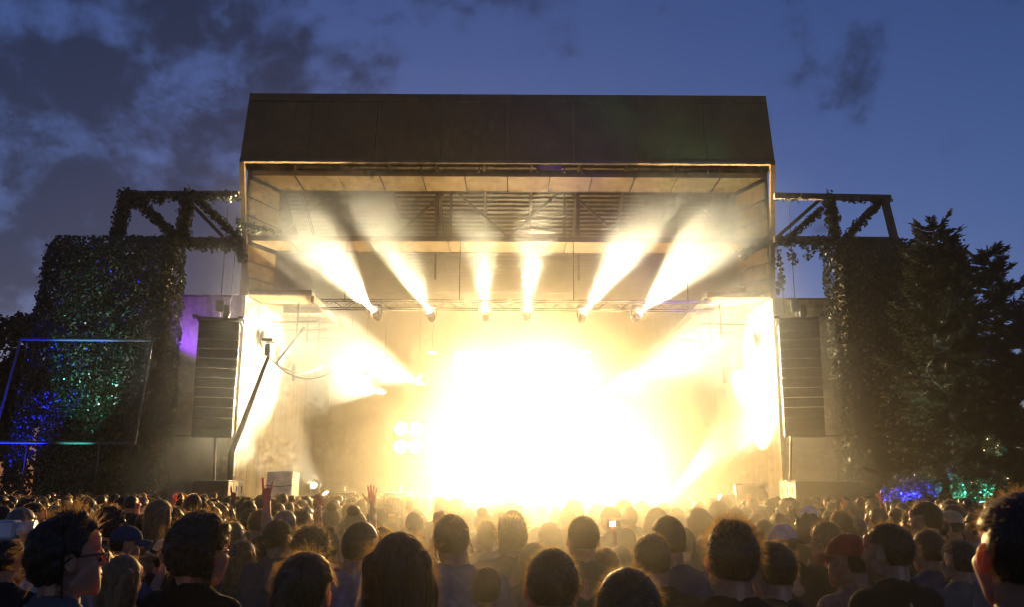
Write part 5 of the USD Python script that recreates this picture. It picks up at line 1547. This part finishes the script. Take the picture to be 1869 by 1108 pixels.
glow('screen_glow', (1.0, 0.97, 0.92), 4.0)
phone('small phone with a shining white screen held up under the floor blinder', 1118, 957, 7.2, 0.055, 0.055, 'screen_glow')
phone('tiny lit phone screen right of the drum kit in the far rows', 1027, 935, 10.0, 0.05, 0.06, 'screen_glow')
phone('tall lit phone screen at the right of the glare above the heads', 1314, 912, 18.0, 0.085, 0.19, 'screen_glow')
for nm, px, py, d, lab in (('a', 1118, 957, 7.25, 'person holding the shining phone under the floor blinder'), ('b', 1314, 912, 18.05, 'distant person holding up the tall lit phone right of the glare')):
    p = at(px, py, d)
    HN[0] += 1
    k = person_kind(f'figure_{HN[0]:03d}', 'woman' if nm == 'a' else 'man', right='up', rh=LOOSE, hair='short', shirt='shirt_dark', strand=200, width=0.002, hair_look='hair_mid')
    sc = max(0.86, min(1.1, (p[2] + 0.02) / 2.0))
    person(k, p[0] - 0.2 * sc, d - 0.08 * sc, 0, sc, lab)
    placed.append((p[0] - 0.2, d, 0.45))
cm = at(20, 968, 4.35)
t = thing('compact_camera', 'silver camera with a pale barrel held up at the left edge', 'camera')
part(t, 'body', box((cm[0] - 0.08, 4.32, cm[2] - 0.045), (cm[0] + 0.03, 4.40, cm[2] + 0.045), 0.012), 'camera_shell')
part(t, 'barrel', cyl((cm[0] + 0.03, 4.36, cm[2]), (cm[0] + 0.095, 4.37, cm[2] + 0.005), 0.036, 20), 'camera_shell', smooth=40)
part(t, 'lens_ring', cyl((cm[0] + 0.096, 4.37, cm[2] + 0.005), (cm[0] + 0.108, 4.372, cm[2] + 0.006), 0.039, 20), 'alu', smooth=40)

# performers on the stage
HN[0] += 1
k = person_kind('figure_810', 'man', right='high', left='bent', rh=FIST, lh=LOOSE, hair='messy', shirt='shirt_black', strand=200, width=0.003)
p = at(822, 900, 41.0)
person(k, p[0], 41.0, 160, 1.04, 'performer standing on stage in the glare with one arm high', 'performers on stage', 1.42)
k = person_kind('figure_811', 'man', right='drum', left='drum', rh=FIST, lh=FIST, hair='long', shirt='shirt_red', strand=200, width=0.003)
p = at(1018, 900, 43.7)
person(k, p[0], 43.75, 180, 0.97, 'drummer behind the drum kit in the white glare', 'performers on stage', 1.42)
k = person_kind('figure_812', 'man', right='bent', left='bent', rh=LOOSE, lh=LOOSE, hair='curly', shirt='shirt_dark', strand=200, width=0.003)
p = at(1100, 900, 41.5)
person(k, p[0], 41.5, 190, 1.03, 'performer on stage right of the drum kit, arms bent', 'performers on stage', 1.42)
p = at(940, 900, 40.4)
person(k, p[0], 40.4, 175, 1.0, 'performer at the stage centre behind the microphone stand', 'performers on stage', 1.42)

# the packed rows behind: one figure of each kind, then copies
rows = []
for nm, words, args in (
        ('short_dark', 'short dark hair', dict(sex='man', hair='short', shirt='shirt_dark')),
        ('crop_brown', 'brown crop and grey tee', dict(sex='man', hair='crop', hair_look='hair_brown', shirt='shirt_grey', turned=(10, 0, 0))),
        ('curly_dark', 'dark curls and black tee', dict(sex='man', hair='curly', shirt='shirt_black', right='bent', rh=LOOSE)),
        ('shaved', 'shaved head', dict(sex='man', hair='buzz', hair_look='hair_mid', shirt='shirt_olive', build=1.08)),
        ('long_brown', 'long brown hair', dict(sex='woman', hair='long', hair_look='hair_brown', shirt='shirt_dark', left='bent')),
        ('long_blond', 'long fair hair', dict(sex='woman', hair='straight', hair_look='hair_blond', shirt='shirt_sand')),
        ('messy_mid', 'ruffled light brown hair', dict(sex='man', hair='messy', hair_look='hair_mid', shirt='shirt_blue', turned=(-12, 0, 0))),
        ('tail_dark', 'dark ponytail', dict(sex='woman', hair='tail', shirt='shirt_teal', left='clap', right='clap', lh=OPEN, rh=OPEN)),
        ('bob_red', 'reddish bob', dict(sex='woman', hair='bob', hair_look='hair_red', shirt='shirt_white')),
        ('cap_dark', 'dark cap', dict(sex='man', hair='fringe', hat='back_cap', hat_looks={'crown': 'cap_dark', 'visor': 'cap_dark', 'button': 'cap_dark'}, shirt='shirt_grey')),
        ('grey_old', 'grey hair, pale shirt', dict(sex='man', hair='short', hair_look='hair_grey', shirt='shirt_white')),
        ('top_mid', 'upswept hair, green tee', dict(sex='man', hair='top', hair_look='hair_brown', shirt='shirt_green', turned=(0, 6, 0))),
        ('bun_brown', 'hair in a top bun', dict(sex='woman', hair='bun', hair_look='hair_brown', shirt='shirt_pink')),
        ('tan_short', 'black hair, pink shirt', dict(sex='man', hair='short', skin='skin_deep', shirt='shirt_pink')),
        ('short_mid', 'sandy hair, lilac tee', dict(sex='man', hair='short', hair_look='hair_mid', shirt='shirt_lilac', build=1.06))):
    rows.append((person_kind(nm, strand=170, width=0.0024, seed=len(rows) + 70, fine=0.010, **args), words))
b_ = at(1668, 905, 24.5)
placed += [(b_[0], 24.2, 1.5), (at(1800, 905, 23.5)[0], 23.2, 1.5)]
rng = np.random.default_rng(2024)
spots = []
cell = {}
tries = 0
grid = [(x, y, r) for x, y, r in placed]
for y0 in np.arange(6.6, 29.0, 0.56):
    half = 0.60 * y0 + 0.8
    n = int(2 * half / 0.60)
    for x0 in np.linspace(-half, half, n):
        x, y = x0 + rng.normal(0, 0.10), y0 + rng.normal(0, 0.10)
        if all((x - a) ** 2 + (y - b) ** 2 > r * r for a, b, r in grid):
            spots.append((x, y))
rng.shuffle(spots)
spots = sorted(spots, key=lambda q: q[1])


def pixel(x, y, z):
    q = np.array([x, y, z]) - EYE
    zc = q @ _F
    return PCX + FPX * (q @ _R) / zc, PCY - FPX * (q @ _U) / zc


ZONES = ((190, 'before the left ivy tower'), (345, 'before the left wing wall'), (450, 'before the left speaker stack'), (600, 'before the covered crate'), (760, 'left of the glare'), (930, 'before the bright wall'),
         (1080, 'before the drum kit'), (1230, 'before the floor blinder'), (1390, 'before the pipe rack'), (1500, 'before the right speaker stack'), (1630, 'before the right ivy tower'), (5000, 'before the conifers'))
people, rest = [], []
for x, y in spots:
    h = float(np.clip(rng.normal(1.0, 0.04), 0.88, 1.08))
    if rng.random() < 0.18:
        h *= 0.95
    yaw = float(-math.degrees(math.atan2(-x, 45 - y)) * 0.8 + rng.normal(0, 16))
    k = int(rng.integers(0, len(rows)))
    px, py = pixel(x, y, 1.7 * h)
    if px < -40 or px > 1910:
        continue
    if len(people) < 232:
        people.append((x, y, yaw, h, k, px))
    else:
        rest.append((x, y, yaw, h, k))
named = {}
for i, (x, y, yaw, h, k, px) in enumerate(people):
    zone = next(t for lim, t in ZONES if px < lim)
    far = 'nearer' if y < 8.6 else 'middle' if y < 11.5 else 'farther'
    named.setdefault((k, zone, far), []).append(i)
labels = {}
ORD = ('first', 'second', 'third', 'fourth', 'fifth', 'sixth', 'seventh')
for (k, zone, far), ids in named.items():
    ids = sorted(ids, key=lambda i: people[i][5])
    for j, i in enumerate(ids):
        base = f'{rows[k][1]}, {far} rows {zone}'
        labels[i] = f'person with {base}' if len(ids) == 1 else f'{ORD[min(j, 6)]} of those with {base}'
for i, (x, y, yaw, h, k, px) in enumerate(people):
    person(rows[k][0], x, y, yaw, h, labels[i], 'people in the packed rows')

# those farther still show only as a fringe of heads: one mass
pi = UsdGeom.PointInstancer.Define(stage, '/World/far_crowd')
tag(pi, 'fringe of tiny heads in the farthest rows under the stage', 'crowd', None, 'stuff')
targets = []
for i, (kp, _) in enumerate(rows):
    q = UsdGeom.Xform.Define(stage, f'/World/far_crowd/figures/{kp.rsplit("/", 1)[1]}')
    q.GetPrim().GetReferences().AddInternalReference(kp)
    targets.append(q.GetPath())
pi.CreatePrototypesRel().SetTargets(targets)
R_ = np.array(rest)
pi.CreateProtoIndicesAttr(Vt.IntArray.FromNumpy(R_[:, 4].astype(np.int32)))
pi.CreatePositionsAttr(Vt.Vec3fArray.FromNumpy(np.stack([R_[:, 0], R_[:, 1], R_[:, 0] * 0], 1).astype(np.float32)))
pi.CreateScalesAttr(Vt.Vec3fArray.FromNumpy(np.repeat(R_[:, 3:4], 3, 1).astype(np.float32)))
pi.CreateOrientationsAttr(Vt.QuathArray([Gf.Quath(float(math.cos(math.radians(a) / 2)), 0, 0, float(math.sin(math.radians(a) / 2))) for a in R_[:, 2]]))
print('people', len(people), 'rest', len(rest), 'heroes', HN[0])
